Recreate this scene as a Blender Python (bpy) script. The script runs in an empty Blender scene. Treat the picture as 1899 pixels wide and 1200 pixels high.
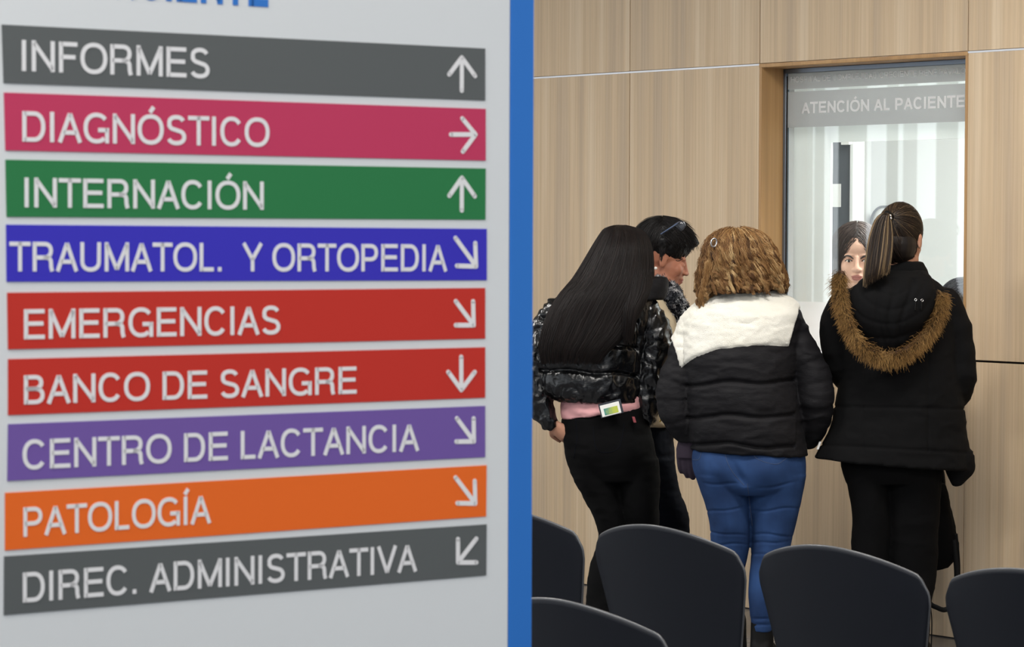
import bpy, bmesh, math, random
import numpy as np
from mathutils import Vector, Matrix
from mathutils.bvhtree import BVHTree

random.seed(7); RNG = np.random.default_rng(7)
SC = bpy.context.scene; COL = SC.collection

# ------------------------------------------------------------ camera, world, lights, exposure
F = 5000.0; CX, CY = 949.5, 600.0
HC = 1.55
PITCH = math.atan(170/5000); ROLL = 0.0037
RM = Matrix.Rotation(math.pi/2 - PITCH, 3, 'X') @ Matrix.Rotation(ROLL, 3, 'Z')
CAMP = Vector((0, 0, HC))
cd = bpy.data.cameras.new('camera'); cam = bpy.data.objects.new('camera', cd); COL.objects.link(cam)
cd.sensor_width = 36; cd.lens = 36*F/1899; cd.clip_end = 200
cam.matrix_world = Matrix.Translation(CAMP) @ RM.to_4x4()
cd.dof.use_dof = True; cd.dof.focus_distance = 9.9; cd.dof.aperture_fstop = 15
SC.camera = cam

w = bpy.data.worlds.new('world'); SC.world = w; w.use_nodes = True
bg = w.node_tree.nodes['Background']; bg.inputs[0].default_value = (0.86, 0.93, 1.0, 1); bg.inputs[1].default_value = 0.6

def area(name, loc, sx, sy, power, color=(1, 1, 1), look=None):
    l = bpy.data.lights.new(name, 'AREA'); l.shape = 'RECTANGLE'; l.size = sx; l.size_y = sy; l.energy = power; l.color = color
    o = bpy.data.objects.new(name, l); COL.objects.link(o); o.location = loc
    d = Vector(look) if look else Vector((0, 0, -1))
    o.rotation_euler = d.to_track_quat('-Z', 'Y').to_euler()
    return o
CEIL = 3.4
LAMPS = [(-1.6, 2.2), (1.6, 2.2), (-1.6, 5.2), (1.6, 5.2), (-1.6, 8.2), (1.2, 8.0), (-3.2, 11.2)]
for i, (x, y) in enumerate(LAMPS):
    area('ceiling_lamp_light', (x, y, CEIL-0.03), 1.15, 0.55, 56, (1.0, 0.97, 0.93))
for k in range(9):      # daylight through the windows of the left side wall
    area('window_daylight', (-7.5, 1.3+k*2.0, 1.75), 1.9, 2.5, 34, (0.90, 0.95, 1.0), (1, 0, -0.05))
SC.view_settings.view_transform = 'Standard'; SC.view_settings.look = 'None'
SC.view_settings.exposure = 0.16; SC.view_settings.gamma = 1; SC.view_settings.use_curve_mapping = False

# ------------------------------------------------------------ helpers
def ray(px, py):
    return (RM @ Vector(((px-CX)/F, -(py-CY)/F, -1.0))).normalized()
def W(px, py, Y):
    d = ray(px, py); return CAMP + d*(Y/d.y)
def hit(px, py, p0, n):
    d = ray(px, py); return CAMP + d*((p0-CAMP).dot(n)/d.dot(n))
def vdir(px, py):
    d = ray(px, py); d.z = 0; return d.normalized()
def PROJ(v):
    q = RM.transposed() @ (v-CAMP); return CX+F*q.x/-q.z, CY-F*q.y/-q.z
def lin(c):
    return tuple(((v/255)/12.92 if v/255 <= 0.04045 else ((v/255+0.055)/1.055)**2.4) for v in c)

def mat(name, rgb, rough=0.6, metal=0.0, spec=0.5, coat=0.0, sheen=0.0, bump=None, var=None, emis=0):
    m = bpy.data.materials.new(name); m.use_nodes = True
    nt = m.node_tree; b = nt.nodes['Principled BSDF']
    c = lin(rgb)+(1,)
    b.inputs['Base Color'].default_value = c; b.inputs['Roughness'].default_value = rough
    b.inputs['Metallic'].default_value = metal; b.inputs['Specular IOR Level'].default_value = spec
    b.inputs['Coat Weight'].default_value = coat; b.inputs['Coat Roughness'].default_value = 0.1
    b.inputs['Sheen Weight'].default_value = sheen
    tc = nt.nodes.new('ShaderNodeTexCoord')
    if var:   # (scale, rgb2) mottled second colour
        n = nt.nodes.new('ShaderNodeTexNoise'); n.inputs['Scale'].default_value = var[0]; n.inputs['Detail'].default_value = 4
        mx = nt.nodes.new('ShaderNodeMixRGB'); mx.inputs[1].default_value = c; mx.inputs[2].default_value = lin(var[1])+(1,)
        nt.links.new(tc.outputs['Object'], n.inputs['Vector']); nt.links.new(n.outputs['Fac'], mx.inputs[0])
        nt.links.new(mx.outputs[0], b.inputs['Base Color'])
    if bump:  # (scale, strength, distance[, stretch])
        n = nt.nodes.new('ShaderNodeTexNoise'); n.inputs['Scale'].default_value = bump[0]; n.inputs['Detail'].default_value = 5
        mp = nt.nodes.new('ShaderNodeMapping'); mp.inputs['Scale'].default_value = bump[3] if len(bump) > 3 else (1, 1, 1)
        bp = nt.nodes.new('ShaderNodeBump'); bp.inputs['Strength'].default_value = bump[1]; bp.inputs['Distance'].default_value = bump[2]
        nt.links.new(tc.outputs['Object'], mp.inputs['Vector']); nt.links.new(mp.outputs[0], n.inputs['Vector'])
        nt.links.new(n.outputs['Fac'], bp.inputs['Height']); nt.links.new(bp.outputs[0], b.inputs['Normal'])
    if emis:
        b.inputs['Emission Color'].default_value = c; b.inputs['Emission Strength'].default_value = emis
    return m

def link(name, me, m=None, parent=None, label=None):
    if hasattr(me, 'materials') and m and len(me.materials) == 0: me.materials.append(m)
    o = bpy.data.objects.new(name, me); COL.objects.link(o)
    if parent: o.parent = parent
    if label: o['label'] = label
    return o
def tag(o, label, cat, group=None):
    o['label'] = label; o['category'] = cat
    if group: o['group'] = group
    return o
def struct(o): o['kind'] = 'structure'; return o
def empty(name, loc=(0, 0, 0)):
    o = bpy.data.objects.new(name, None); COL.objects.link(o); o.location = loc
    o.empty_display_size = 0.1
    bpy.context.view_layer.update()
    return o
def bm2me(bm, name, smooth=False):
    bmesh.ops.recalc_face_normals(bm, faces=bm.faces)
    me = bpy.data.meshes.new(name); bm.to_mesh(me); bm.free()
    if smooth:
        for p in me.polygons: p.use_smooth = True
    return me
def box8(bm, pts):       # pts: 4 back + 4 front corners, same winding
    v = [bm.verts.new(p) for p in pts]
    for f in ((0, 1, 2, 3), (7, 6, 5, 4), (0, 4, 5, 1), (1, 5, 6, 2), (2, 6, 7, 3), (3, 7, 4, 0)):
        bm.faces.new([v[i] for i in f])
def obox(bm, o, a, b, c, x0, x1, y0, y1, z0, z1):   # box in frame (o; a,b,c)
    P = lambda x, y, z: o+a*x+b*y+c*z
    box8(bm, [P(x0, y0, z0), P(x1, y0, z0), P(x1, y0, z1), P(x0, y0, z1), P(x0, y1, z0), P(x1, y1, z0), P(x1, y1, z1), P(x0, y1, z1)])
def bevel(bm, r, seg=2):
    bmesh.ops.bevel(bm, geom=list(bm.edges), offset=r, segments=seg, affect='EDGES', profile=0.5)

def vnoise(p, seed=0):
    p = np.asarray(p, float); i = np.floor(p).astype(np.int64); f = p-i; f = f*f*(3-2*f)
    def h(a, b, c):
        n = (a*374761393+b*668265263+c*2147483647+seed*1274126177) & 0xffffffff
        n = ((n ^ (n >> 13))*1274126177) & 0xffffffff
        return ((n ^ (n >> 16)) & 0xffff)/65535.0
    r = 0
    for dx in (0, 1):
        for dy in (0, 1):
            for dz in (0, 1):
                wt = (f[:, 0] if dx else 1-f[:, 0])*(f[:, 1] if dy else 1-f[:, 1])*(f[:, 2] if dz else 1-f[:, 2])
                r = r+wt*h(i[:, 0]+dx, i[:, 1]+dy, i[:, 2]+dz)
    return r*2-1
def fbm(p, seed=0, oc=3):
    r = 0; a = 1
    for k in range(oc): r = r+a*vnoise(p*(2**k), seed+k); a *= 0.5
    return r

def crom(K, n):
    K = np.asarray(K, float); m = len(K); t = np.linspace(0, m-1, n); i = np.minimum(t.astype(int), m-2); f = (t-i)[:, None]
    g = lambda j: K[np.clip(j, 0, m-1)]
    a, b, c, d = g(i-1), g(i), g(i+1), g(i+2)
    return 0.5*((2*b)+(c-a)*f+(2*a-5*b+4*c-d)*f*f+(3*b-a-3*c+d)*f**3)

class Sculpt:
    def __init__(s): s.v = []; s.f = []; s.n = 0
    def add(s, V, Fc):
        s.v.append(np.asarray(V, float)); s.f += [tuple(i+s.n for i in f) for f in Fc]; s.n += len(V)
    def rings(s, R, seg=28, n=None, mod=None, ex=1.0):
        """R: rows of centre(3), axisA(3), axisB(3)"""
        n = n or max(12, len(R)*5); K = crom(R, n)
        ang = np.linspace(0, 2*math.pi, seg, endpoint=False)
        ca, sa = np.cos(ang), np.sin(ang)
        ca = np.sign(ca)*np.abs(ca)**ex; sa = np.sign(sa)*np.abs(sa)**ex
        V = []
        for k in range(n):
            q = mod(k/(n-1)) if mod else 1
            V.append(K[k, :3]+q*(ca[:, None]*K[k, 3:6]+sa[:, None]*K[k, 6:9]))
        V = np.concatenate(V); Fc = []
        for k in range(n-1):
            for j in range(seg):
                a = k*seg+j; b = k*seg+(j+1) % seg; Fc.append((a, b, b+seg, a+seg))
        Fc.append(tuple(range(seg))[::-1]); Fc.append(tuple((n-1)*seg+j for j in range(seg)))
        s.add(V, Fc); return K
    def tube(s, P, seg=20, n=None, mod=None, flat=None):
        """P: rows of point(3), radius; flat=(vector, factor) squashes the section along that vector"""
        n = n or max(10, len(P)*6); K = crom([list(p[0])+[p[1]] for p in P], n)
        T = np.gradient(K[:, :3], axis=0); T /= np.linalg.norm(T, axis=1)[:, None]+1e-9
        u = Vector(T[0]).orthogonal().normalized(); u = np.array(u); R = []
        for k in range(n):
            u = u-T[k]*np.dot(u, T[k]); u /= np.linalg.norm(u); v = np.cross(T[k], u)
            R.append(list(K[k, :3])+list(u*K[k, 3])+list(v*K[k, 3]))
        R = np.array(R); ang = np.linspace(0, 2*math.pi, seg, endpoint=False); V = []
        for k in range(n):
            q = mod(k/(n-1)) if mod else 1
            off = q*(np.cos(ang)[:, None]*R[k, 3:6]+np.sin(ang)[:, None]*R[k, 6:9])
            if flat is not None:
                fv, ff = np.array(flat[0]), flat[1]; off = off-np.outer(off@fv, fv)*(1-ff)
            V.append(R[k, :3]+off)
        V = np.concatenate(V); Fc = []
        for k in range(n-1):
            for j in range(seg):
                a = k*seg+j; b = k*seg+(j+1) % seg; Fc.append((a, b, b+seg, a+seg))
        Fc.append(tuple(range(seg))[::-1]); Fc.append(tuple((n-1)*seg+j for j in range(seg)))
        s.add(V, Fc)
        s.ell(K[0, :3], (K[0, 3],)*3, seg=12) if flat is None else None
        s.ell(K[-1, :3], (K[-1, 3],)*3, seg=12) if flat is None else None
    def ell(s, c, r, M=None, seg=20):
        m = seg//2; V = []; Fc = []
        for i in range(1, m):
            th = math.pi*i/m
            for j in range(seg):
                ph = 2*math.pi*j/seg; V.append((r[0]*math.sin(th)*math.cos(ph), r[1]*math.sin(th)*math.sin(ph), r[2]*math.cos(th)))
        V += [(0, 0, r[2]), (0, 0, -r[2])]; V = np.array(V)
        if M is not None: V = V@np.array(M.to_3x3()).T
        V = V+np.array(c)
        for i in range(m-2):
            for j in range(seg):
                a = i*seg+j; b = i*seg+(j+1) % seg; Fc.append((a, a+seg, b+seg, b))
        t = (m-1)*seg
        for j in range(seg):
            Fc.append((t, j, (j+1) % seg)); Fc.append((t+1, (m-2)*seg+(j+1) % seg, (m-2)*seg+j))
        s.add(V, Fc)
    def raw(s, name):
        me = bpy.data.meshes.new(name); me.from_pydata(np.concatenate(s.v).tolist(), [], s.f); me.update()
        me.polygons.foreach_set('use_smooth', [True]*len(me.polygons)); return me
    def remesh(s, name, voxel=0.006, smooth=4, disp=None, decim=None):
        me = s.raw(name+'_raw'); o = bpy.data.objects.new('tmp', me); COL.objects.link(o)
        r = o.modifiers.new('r', 'REMESH'); r.mode = 'VOXEL'; r.voxel_size = voxel; r.use_smooth_shade = True
        if smooth:
            k = o.modifiers.new('s', 'SMOOTH'); k.iterations = smooth; k.factor = 0.5
        dg = bpy.context.evaluated_depsgraph_get(); out = bpy.data.meshes.new_from_object(o.evaluated_get(dg))
        bpy.data.objects.remove(o); bpy.data.meshes.remove(me); out.name = name
        if disp:
            V, N = getVN(out); V = V+disp(V, N); out.vertices.foreach_set('co', V.ravel())
        out.update(); out.polygons.foreach_set('use_smooth', [True]*len(out.polygons))
        return out
def getVN(me):
    n = len(me.vertices); V = np.empty(n*3); N = np.empty(n*3)
    me.vertices.foreach_get('co', V); me.vertex_normals.foreach_get('vector', N)
    return V.reshape(-1, 3), N.reshape(-1, 3)
def projnp(V):
    Q = (V-np.array(CAMP))@np.array(RM); return np.stack([CX+F*Q[:, 0]/-Q[:, 2], CY-F*Q[:, 1]/-Q[:, 2]], 1)

def rg(l, r, Y, hd, dy=0.0):
    """ring from the left and right silhouette points at depth Y, half depth hd"""
    a = W(l[0], l[1], Y-dy); b = W(r[0], r[1], Y+dy); c = (a+b)/2; h = (b-a)/2
    return list(c)+list(h)+[0, hd, 0]
def rr(py, xl, xr, Y, hd, dy=0.0): return rg((xl, py), (xr, py), Y, hd, dy)

def tubes(polys, r0, r1, name, m, parent, tint=None, label=None, sides=3):
    """many thin tapering tubes (hair, fur, stitching) as one mesh; polys (N,K,3)"""
    P = np.asarray(polys, float); N, K, _ = P.shape
    T = np.gradient(P, axis=1); T /= np.linalg.norm(T, axis=2, keepdims=True)+1e-9
    ref = np.array([0.31, 0.9, 0.17]); U = np.cross(T, ref); U /= np.linalg.norm(U, axis=2, keepdims=True)+1e-9; Vv = np.cross(T, U)
    rad = np.linspace(1, 0, K)**0.7; rad = (r1+(r0-r1)*rad)[None, :, None]*np.ones((N, 1, 1))
    vs = [P+rad*(math.cos(2*math.pi*k/sides)*U+math.sin(2*math.pi*k/sides)*Vv) for k in range(sides)]
    V = np.stack(vs, 2).reshape(-1, 3)
    base = (np.arange(N)[:, None]*K*sides+np.arange(K-1)[None, :]*sides).ravel()
    quads = []
    for k in range(sides):
        a = base+k; b = base+(k+1) % sides; quads.append(np.stack([a, b, b+sides, a+sides], 1))
    Q = np.concatenate(quads); me = bpy.data.meshes.new(name)
    me.vertices.add(len(V)); me.vertices.foreach_set('co', V.ravel())
    me.loops.add(Q.size); me.loops.foreach_set('vertex_index', Q.ravel().astype(np.int32))
    me.polygons.add(len(Q)); me.polygons.foreach_set('loop_start', (np.arange(len(Q))*4).astype(np.int32))
    me.update(calc_edges=True); me.polygons.foreach_set('use_smooth', [True]*len(Q))
    if tint is None: tint = RNG.random(N)
    at = me.attributes.new('tint', 'FLOAT', 'POINT'); at.data.foreach_set('value', np.repeat(tint, K*sides).astype(np.float32))
    al = me.attributes.new('along', 'FLOAT', 'POINT'); al.data.foreach_set('value', np.tile(np.repeat(np.linspace(0, 1, K), sides), N).astype(np.float32))
    return link(name, me, m, parent, label)

def hairmat(name, cols, rough=0.45, tip=None, spec=0.35):
    m = bpy.data.materials.new(name); m.use_nodes = True; nt = m.node_tree; b = nt.nodes['Principled BSDF']
    a = nt.nodes.new('ShaderNodeAttribute'); a.attribute_name = 'tint'
    r = nt.nodes.new('ShaderNodeValToRGB'); e = r.color_ramp.elements
    while len(e) < len(cols): e.new(0.5)
    for i, c in enumerate(cols): e[i].position = i/(len(cols)-1); e[i].color = lin(c)+(1,)
    nt.links.new(a.outputs['Fac'], r.inputs[0]); out = r.outputs[0]
    if tip:
        a2 = nt.nodes.new('ShaderNodeAttribute'); a2.attribute_name = 'along'
        mx = nt.nodes.new('ShaderNodeMixRGB'); mx.inputs[2].default_value = lin(tip)+(1,)
        mt = nt.nodes.new('ShaderNodeMath'); mt.operation = 'POWER'; mt.inputs[1].default_value = 2
        nt.links.new(a2.outputs['Fac'], mt.inputs[0]); nt.links.new(mt.outputs[0], mx.inputs[0]); nt.links.new(out, mx.inputs[1]); out = mx.outputs[0]
    nt.links.new(out, b.inputs['Base Color']); b.inputs['Roughness'].default_value = rough; b.inputs['Specular IOR Level'].default_value = spec
    return m

def surf_line(me, pts, r, name, m, parent, lift=0.001, label=None, n=24, sides=5):
    """a thin raised seam laid on a mesh along a line seen in the photograph"""
    bm = bmesh.new(); bm.from_mesh(me); t = BVHTree.FromBMesh(bm); bm.free()
    K = crom([list(p)+[0] for p in pts], n); P = []
    for k in K:
        d = ray(k[0], k[1]); h = t.ray_cast(CAMP, d, 40)
        if h[0] is not None: P.append(h[0]-d*lift)
    if len(P) < 3: return None
    return tubes(np.array([P]), r, r, name, m, parent, label=label, sides=sides)

# ------------------------------------------------------------ materials
def wood_mat(name, c1, c2, c3, sx=34.0):
    m = bpy.data.materials.new(name); m.use_nodes = True; nt = m.node_tree; b = nt.nodes['Principled BSDF']
    tc = nt.nodes.new('ShaderNodeTexCoord'); oi = nt.nodes.new('ShaderNodeObjectInfo')
    va = nt.nodes.new('ShaderNodeVectorMath'); va.operation = 'ADD'
    sc = nt.nodes.new('ShaderNodeVectorMath'); sc.operation = 'SCALE'; sc.inputs['Scale'].default_value = 7.0
    cx = nt.nodes.new('ShaderNodeCombineXYZ')
    for i in range(3): nt.links.new(oi.outputs['Random'], cx.inputs[i])
    nt.links.new(cx.outputs[0], sc.inputs[0]); nt.links.new(tc.outputs['Object'], va.inputs[0]); nt.links.new(sc.outputs[0], va.inputs[1])
    def nz(s, z, d):
        mp = nt.nodes.new('ShaderNodeMapping'); mp.inputs['Scale'].default_value = (s, s, z)
        n = nt.nodes.new('ShaderNodeTexNoise'); n.inputs['Scale'].default_value = 1; n.inputs['Detail'].default_value = d; n.inputs['Roughness'].default_value = 0.6
        nt.links.new(va.outputs[0], mp.inputs[0]); nt.links.new(mp.outputs[0], n.inputs['Vector']); return n
    a = nz(sx*0.33, 0.25, 2); c = nz(sx*3.2, 0.8, 5); g = nz(sx*9, 7, 3)
    r = nt.nodes.new('ShaderNodeValToRGB'); e = r.color_ramp.elements; e[0].position = 0.34; e[1].position = 0.66; e.new(0.5)
    for k, col in zip(r.color_ramp.elements, (c1, c2, c3)): k.color = lin(col)+(1,)
    nt.links.new(a.outputs['Fac'], r.inputs[0])
    mx = nt.nodes.new('ShaderNodeMixRGB'); mx.blend_type = 'MULTIPLY'; mx.inputs[0].default_value = 0.42
    r2 = nt.nodes.new('ShaderNodeValToRGB'); e = r2.color_ramp.elements; e[0].position = 0.36; e[1].position = 0.6
    e[0].color = (0.72, 0.68, 0.62, 1); e[1].color = (1, 1, 1, 1)
    nt.links.new(c.outputs['Fac'], r2.inputs[0]); nt.links.new(r.outputs[0], mx.inputs[1]); nt.links.new(r2.outputs[0], mx.inputs[2])
    m2 = nt.nodes.new('ShaderNodeMixRGB'); m2.blend_type = 'MULTIPLY'; m2.inputs[0].default_value = 0.22
    r3 = nt.nodes.new('ShaderNodeValToRGB'); e = r3.color_ramp.elements; e[0].position = 0.3; e[1].position = 0.5
    e[0].color = (0.75, 0.7, 0.64, 1); e[1].color = (1, 1, 1, 1)
    nt.links.new(g.outputs['Fac'], r3.inputs[0]); nt.links.new(mx.outputs[0], m2.inputs[1]); nt.links.new(r3.outputs[0], m2.inputs[2])
    nt.links.new(m2.outputs[0], b.inputs['Base Color']); b.inputs['Roughness'].default_value = 0.42; b.inputs['Specular IOR Level'].default_value = 0.35
    return m
M = {}
M['oak'] = wood_mat('oak laminate', (216, 195, 166), (207, 183, 151), (192, 171, 145))
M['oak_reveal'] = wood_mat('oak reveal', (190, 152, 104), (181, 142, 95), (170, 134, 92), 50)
M['alu'] = mat('aluminium profile', (214, 216, 220), 0.45, 0.55)
M['dark'] = mat('dark shadow gap', (34, 28, 24), 0.8)
M['frame'] = mat('grey aluminium frame', (120, 130, 142), 0.35, 0.7)
M['white_wall'] = mat('white painted wall', (228, 230, 228), 0.7, bump=(60, 0.05, 0.001))
M['ceil'] = mat('white ceiling board', (225, 225, 222), 0.8, bump=(90, 0.1, 0.001))
M['white_bright'] = mat('brightened white inner wall', (250, 251, 250), 0.6)  # white inner wall; translucency added so office light glows through and brightens it
_nt = M['white_bright'].node_tree; _tr = _nt.nodes.new('ShaderNodeBsdfTranslucent'); _tr.inputs[0].default_value = (0.95, 0.97, 0.96, 1)
_mx = _nt.nodes.new('ShaderNodeMixShader'); _mx.inputs[0].default_value = 0.24
_nt.links.new(_nt.nodes['Principled BSDF'].outputs[0], _mx.inputs[1]); _nt.links.new(_tr.outputs[0], _mx.inputs[2]); _nt.links.new(_mx.outputs[0], _nt.nodes['Material Output'].inputs[0])
M['counter'] = mat('white counter laminate', (232, 233, 236), 0.3)
M['tile'] = mat('grey porcelain tile', (98, 98, 101), 0.22, var=(3.0, (84, 84, 88)), bump=(30, 0.03, 0.001))
M['grout'] = mat('pale tile grout', (150, 150, 150), 0.8)
M['board'] = mat('pale grey sign board', (214, 218, 221), 0.5, spec=0.3)
M['blue_strip'] = mat('blue sign edge', (40, 112, 196), 0.45, spec=0.3)
M['letter'] = mat('white sign lettering', (226, 226, 228), 0.5, spec=0.3)
M['blue_letter'] = mat('blue sign lettering', (44, 116, 200), 0.5, spec=0.3)
M['chair'] = mat('charcoal plastic shell', (15, 19, 28), 0.55, spec=0.3, bump=(900, 0.12, 0.0003))
M['chair_edge'] = mat('satin shell edge', (70, 72, 76), 0.35, spec=0.6)
M['steel'] = mat('black steel tube', (36, 37, 40), 0.3, 0.6)
M['skin'] = mat('skin', (200, 150, 124), 0.5, spec=0.35, var=(30, (188, 134, 108)), bump=(260, 0.15, 0.0006))
M['skin2'] = mat('tanned skin', (178, 124, 98), 0.5, spec=0.35, var=(26, (164, 104, 82)), bump=(260, 0.15, 0.0006))
M['skin3'] = mat('fair skin', (214, 174, 152), 0.5, spec=0.35, var=(26, (204, 158, 136)))
M['lip'] = mat('lips', (160, 98, 88), 0.45)
M['brow'] = mat('brow and lashes', (34, 24, 20), 0.7)
M['eye'] = mat('eye white', (222, 216, 208), 0.2)
M['iris'] = mat('iris', (44, 30, 22), 0.15)
M['blackpants'] = mat('black trouser cloth', (8, 8, 9), 0.95, spec=0.12, bump=(500, 0.2, 0.0008))
M['navy'] = mat('navy denim', (12, 16, 25), 0.9, spec=0.12, bump=(500, 0.2, 0.0008))
M['puffer'] = mat('glossy black puffer nylon', (10, 11, 13), 0.24, spec=0.5, coat=0.1, bump=(13, 0.42, 0.014, (1.0, 1.0, 1.7)))
M['matte_puffer'] = mat('matte black puffer nylon', (19, 18, 21), 0.7, spec=0.22, bump=(34, 0.35, 0.006, (1, 1, 2.2)))
M['parka'] = mat('black parka cotton', (11, 11, 12), 0.9, spec=0.15, bump=(24, 0.35, 0.006))
M['fleece'] = mat('cream sherpa fleece', (240, 238, 230), 0.95, spec=0.1, sheen=0.3, bump=(420, 0.9, 0.004), var=(9, (232, 228, 212)))
M['pink'] = mat('pink knit', (214, 158, 160), 0.9, bump=(300, 0.2, 0.001))
M['beige'] = mat('beige coat cloth', (206, 190, 160), 0.85, bump=(200, 0.2, 0.001))
M['boot'] = mat('black boot leather', (9, 9, 9), 0.6, spec=0.2)
M['glove'] = mat('dark purple glove knit', (40, 29, 44), 0.85, bump=(300, 0.3, 0.001))
M['gold'] = mat('gold metal', (200, 170, 90), 0.3, 0.9)
M['pearl'] = mat('pearl', (240, 236, 228), 0.15, coat=0.5)
M['silver'] = mat('silver metal', (220, 220, 222), 0.2, 0.9)
M['steelblue'] = mat('steel blue sunglasses frame', (70, 84, 110), 0.3, 0.2)
M['lens'] = mat('dark lens', (60, 62, 68), 0.08, spec=0.9)
M['thread'] = mat('denim seam stitching', (66, 78, 104), 0.8)
M['seamdark'] = mat('dark seam', (14, 22, 44), 0.9)
M['paper'] = mat('white paper', (236, 236, 232), 0.7)
M['doorgrey'] = mat('dark grey door paint', (84, 88, 94), 0.5)
M['lampglow'] = mat('lit lamp diffuser', (255, 250, 242), 0.5, emis=6)
M['hair_black'] = hairmat('long dark brown hair', [(10, 7, 7), (20, 14, 13), (34, 24, 21)], 0.5, spec=0.3)
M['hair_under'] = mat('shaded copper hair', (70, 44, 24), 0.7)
M['hair_short'] = hairmat('short black hair', [(12, 11, 12), (22, 20, 20), (34, 30, 30)], 0.45, spec=0.3)
M['hair_curly'] = hairmat('coppery blonde hair', [(62, 40, 24), (116, 80, 46), (154, 116, 72), (202, 170, 122)], 0.5, spec=0.3)
M['hair_pony'] = hairmat('brown hair with blonde streaks', [(26, 20, 17), (42, 32, 25), (66, 51, 39), (134, 112, 82)], 0.45, spec=0.3)
M['hair_recep'] = hairmat('dark brown hair', [(44, 34, 30), (62, 48, 42), (84, 68, 60)], 0.5)
M['hair_grey'] = hairmat('greying dark hair', [(46, 46, 50), (70, 70, 76), (110, 110, 116)], 0.5)
M['fur'] = hairmat('brown fur trim', [(22, 16, 11), (58, 40, 23), (108, 80, 46), (168, 138, 92)], 0.7, tip=(160, 122, 70), spec=0.2)
M['scarf'] = hairmat('grey and white scarf yarn', [(24, 25, 30), (60, 62, 68), (96, 98, 104), (214, 214, 216)], 0.9, spec=0.1)

def denim():
    m = bpy.data.materials.new('mid blue denim'); m.use_nodes = True; nt = m.node_tree; b = nt.nodes['Principled BSDF']
    tc = nt.nodes.new('ShaderNodeTexCoord')
    n = nt.nodes.new('ShaderNodeTexNoise'); n.inputs['Scale'].default_value = 9; n.inputs['Detail'].default_value = 6
    w_ = nt.nodes.new('ShaderNodeTexNoise'); w_.inputs['Scale'].default_value = 700
    r = nt.nodes.new('ShaderNodeValToRGB'); e = r.color_ramp.elements
    e[0].position = 0.3; e[0].color = lin((27, 47, 82))+(1,); e[1].position = 0.7; e[1].color = lin((41, 68, 112))+(1,)
    nt.links.new(tc.outputs['Object'], n.inputs['Vector']); nt.links.new(tc.outputs['Object'], w_.inputs['Vector'])
    nt.links.new(n.outputs['Fac'], r.inputs[0]); nt.links.new(r.outputs[0], b.inputs['Base Color'])
    bp = nt.nodes.new('ShaderNodeBump'); bp.inputs['Strength'].default_value = 0.25; bp.inputs['Distance'].default_value = 0.001
    nt.links.new(w_.outputs['Fac'], bp.inputs['Height']); nt.links.new(bp.outputs[0], b.inputs['Normal'])
    b.inputs['Roughness'].default_value = 0.85; b.inputs['Specular IOR Level'].default_value = 0.2
    return m
M['denim'] = denim()
def glassmat():
    m = bpy.data.materials.new('clear reflecting glass'); m.use_nodes = True; nt = m.node_tree
    for n in list(nt.nodes):
        if n.type != 'OUTPUT_MATERIAL': nt.nodes.remove(n)
    out = nt.nodes['Material Output']
    t = nt.nodes.new('ShaderNodeBsdfTransparent'); t.inputs[0].default_value = (0.95, 0.97, 0.96, 1)
    g = nt.nodes.new('ShaderNodeBsdfGlossy'); g.inputs['Roughness'].default_value = 0.0
    mx = nt.nodes.new('ShaderNodeMixShader')
    mx.inputs[0].default_value = 0.06; nt.links.new(t.outputs[0], mx.inputs[1]); nt.links.new(g.outputs[0], mx.inputs[2])
    nt.links.new(mx.outputs[0], out.inputs[0]); return m
M['glass'] = glassmat()
def filmmat():
    m = bpy.data.materials.new('translucent grey film'); m.use_nodes = True; nt = m.node_tree; b = nt.nodes['Principled BSDF']
    b.inputs['Base Color'].default_value = lin((205, 208, 209))+(1,); b.inputs['Roughness'].default_value = 0.5
    t = nt.nodes.new('ShaderNodeBsdfTransparent'); mx = nt.nodes.new('ShaderNodeMixShader'); mx.inputs[0].default_value = 0.72
    tl = nt.nodes.new('ShaderNodeBsdfTranslucent'); tl.inputs[0].default_value = (0.62, 0.64, 0.64, 1); m2 = nt.nodes.new('ShaderNodeMixShader'); m2.inputs[0].default_value = 0.35
    nt.links.new(b.outputs[0], m2.inputs[1]); nt.links.new(tl.outputs[0], m2.inputs[2])
    nt.links.new(t.outputs[0], mx.inputs[1]); nt.links.new(m2.outputs[0], mx.inputs[2]); nt.links.new(mx.outputs[0], nt.nodes['Material Output'].inputs[0])
    return m
M['film'] = filmmat()

# ------------------------------------------------------------ setting: the oak wall with the service window
Z3 = Vector((0, 0, 1))
WD = -vdir(-3531, 411)                       # along the wall, towards the right
WN = Vector((WD.y, -WD.x, 0))                # out of the wall, towards the hall
if WN.y > 0: WN = -WN
P0 = hit(1400, 1131, Vector((0, 0, 0)), Z3)  # foot of the wall
def WP(t, off, z): return P0+WD*t-WN*off+Z3*z            # off > 0 goes behind the wall face
def wt(px, py=400, off=0.0):                             # wall coordinate under a pixel column
    p = hit(px, py, P0-WN*off, WN); return (p-P0).dot(WD)
T0, T1, T2 = wt(1167, 300), wt(1407.5, 300), wt(1793, 300)
ZJ, ZS = 2.237, 1.067
ZTOP = CEIL
G = 0.004
def slab(name, t0, t1, z0, z1, m, parent, o0=0.0, o1=0.02, bev=0.0012, label=None):
    bm = bmesh.new(); obox(bm, WP(0, 0, 0), WD, -WN, Z3, t0, t1, o0, o1, z0, z1)
    if bev: bevel(bm, bev, 1)
    return link(name, bm2me(bm, name), m, parent, label)
WB = 0.20
wall = struct(empty('wall_back', P0))
def slabw(*a, **k):
    o = slab(*a, **k); o.matrix_parent_inverse = o.parent.matrix_world.inverted(); return o
bm = bmesh.new()   # substrate behind the panels, open at the window
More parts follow.
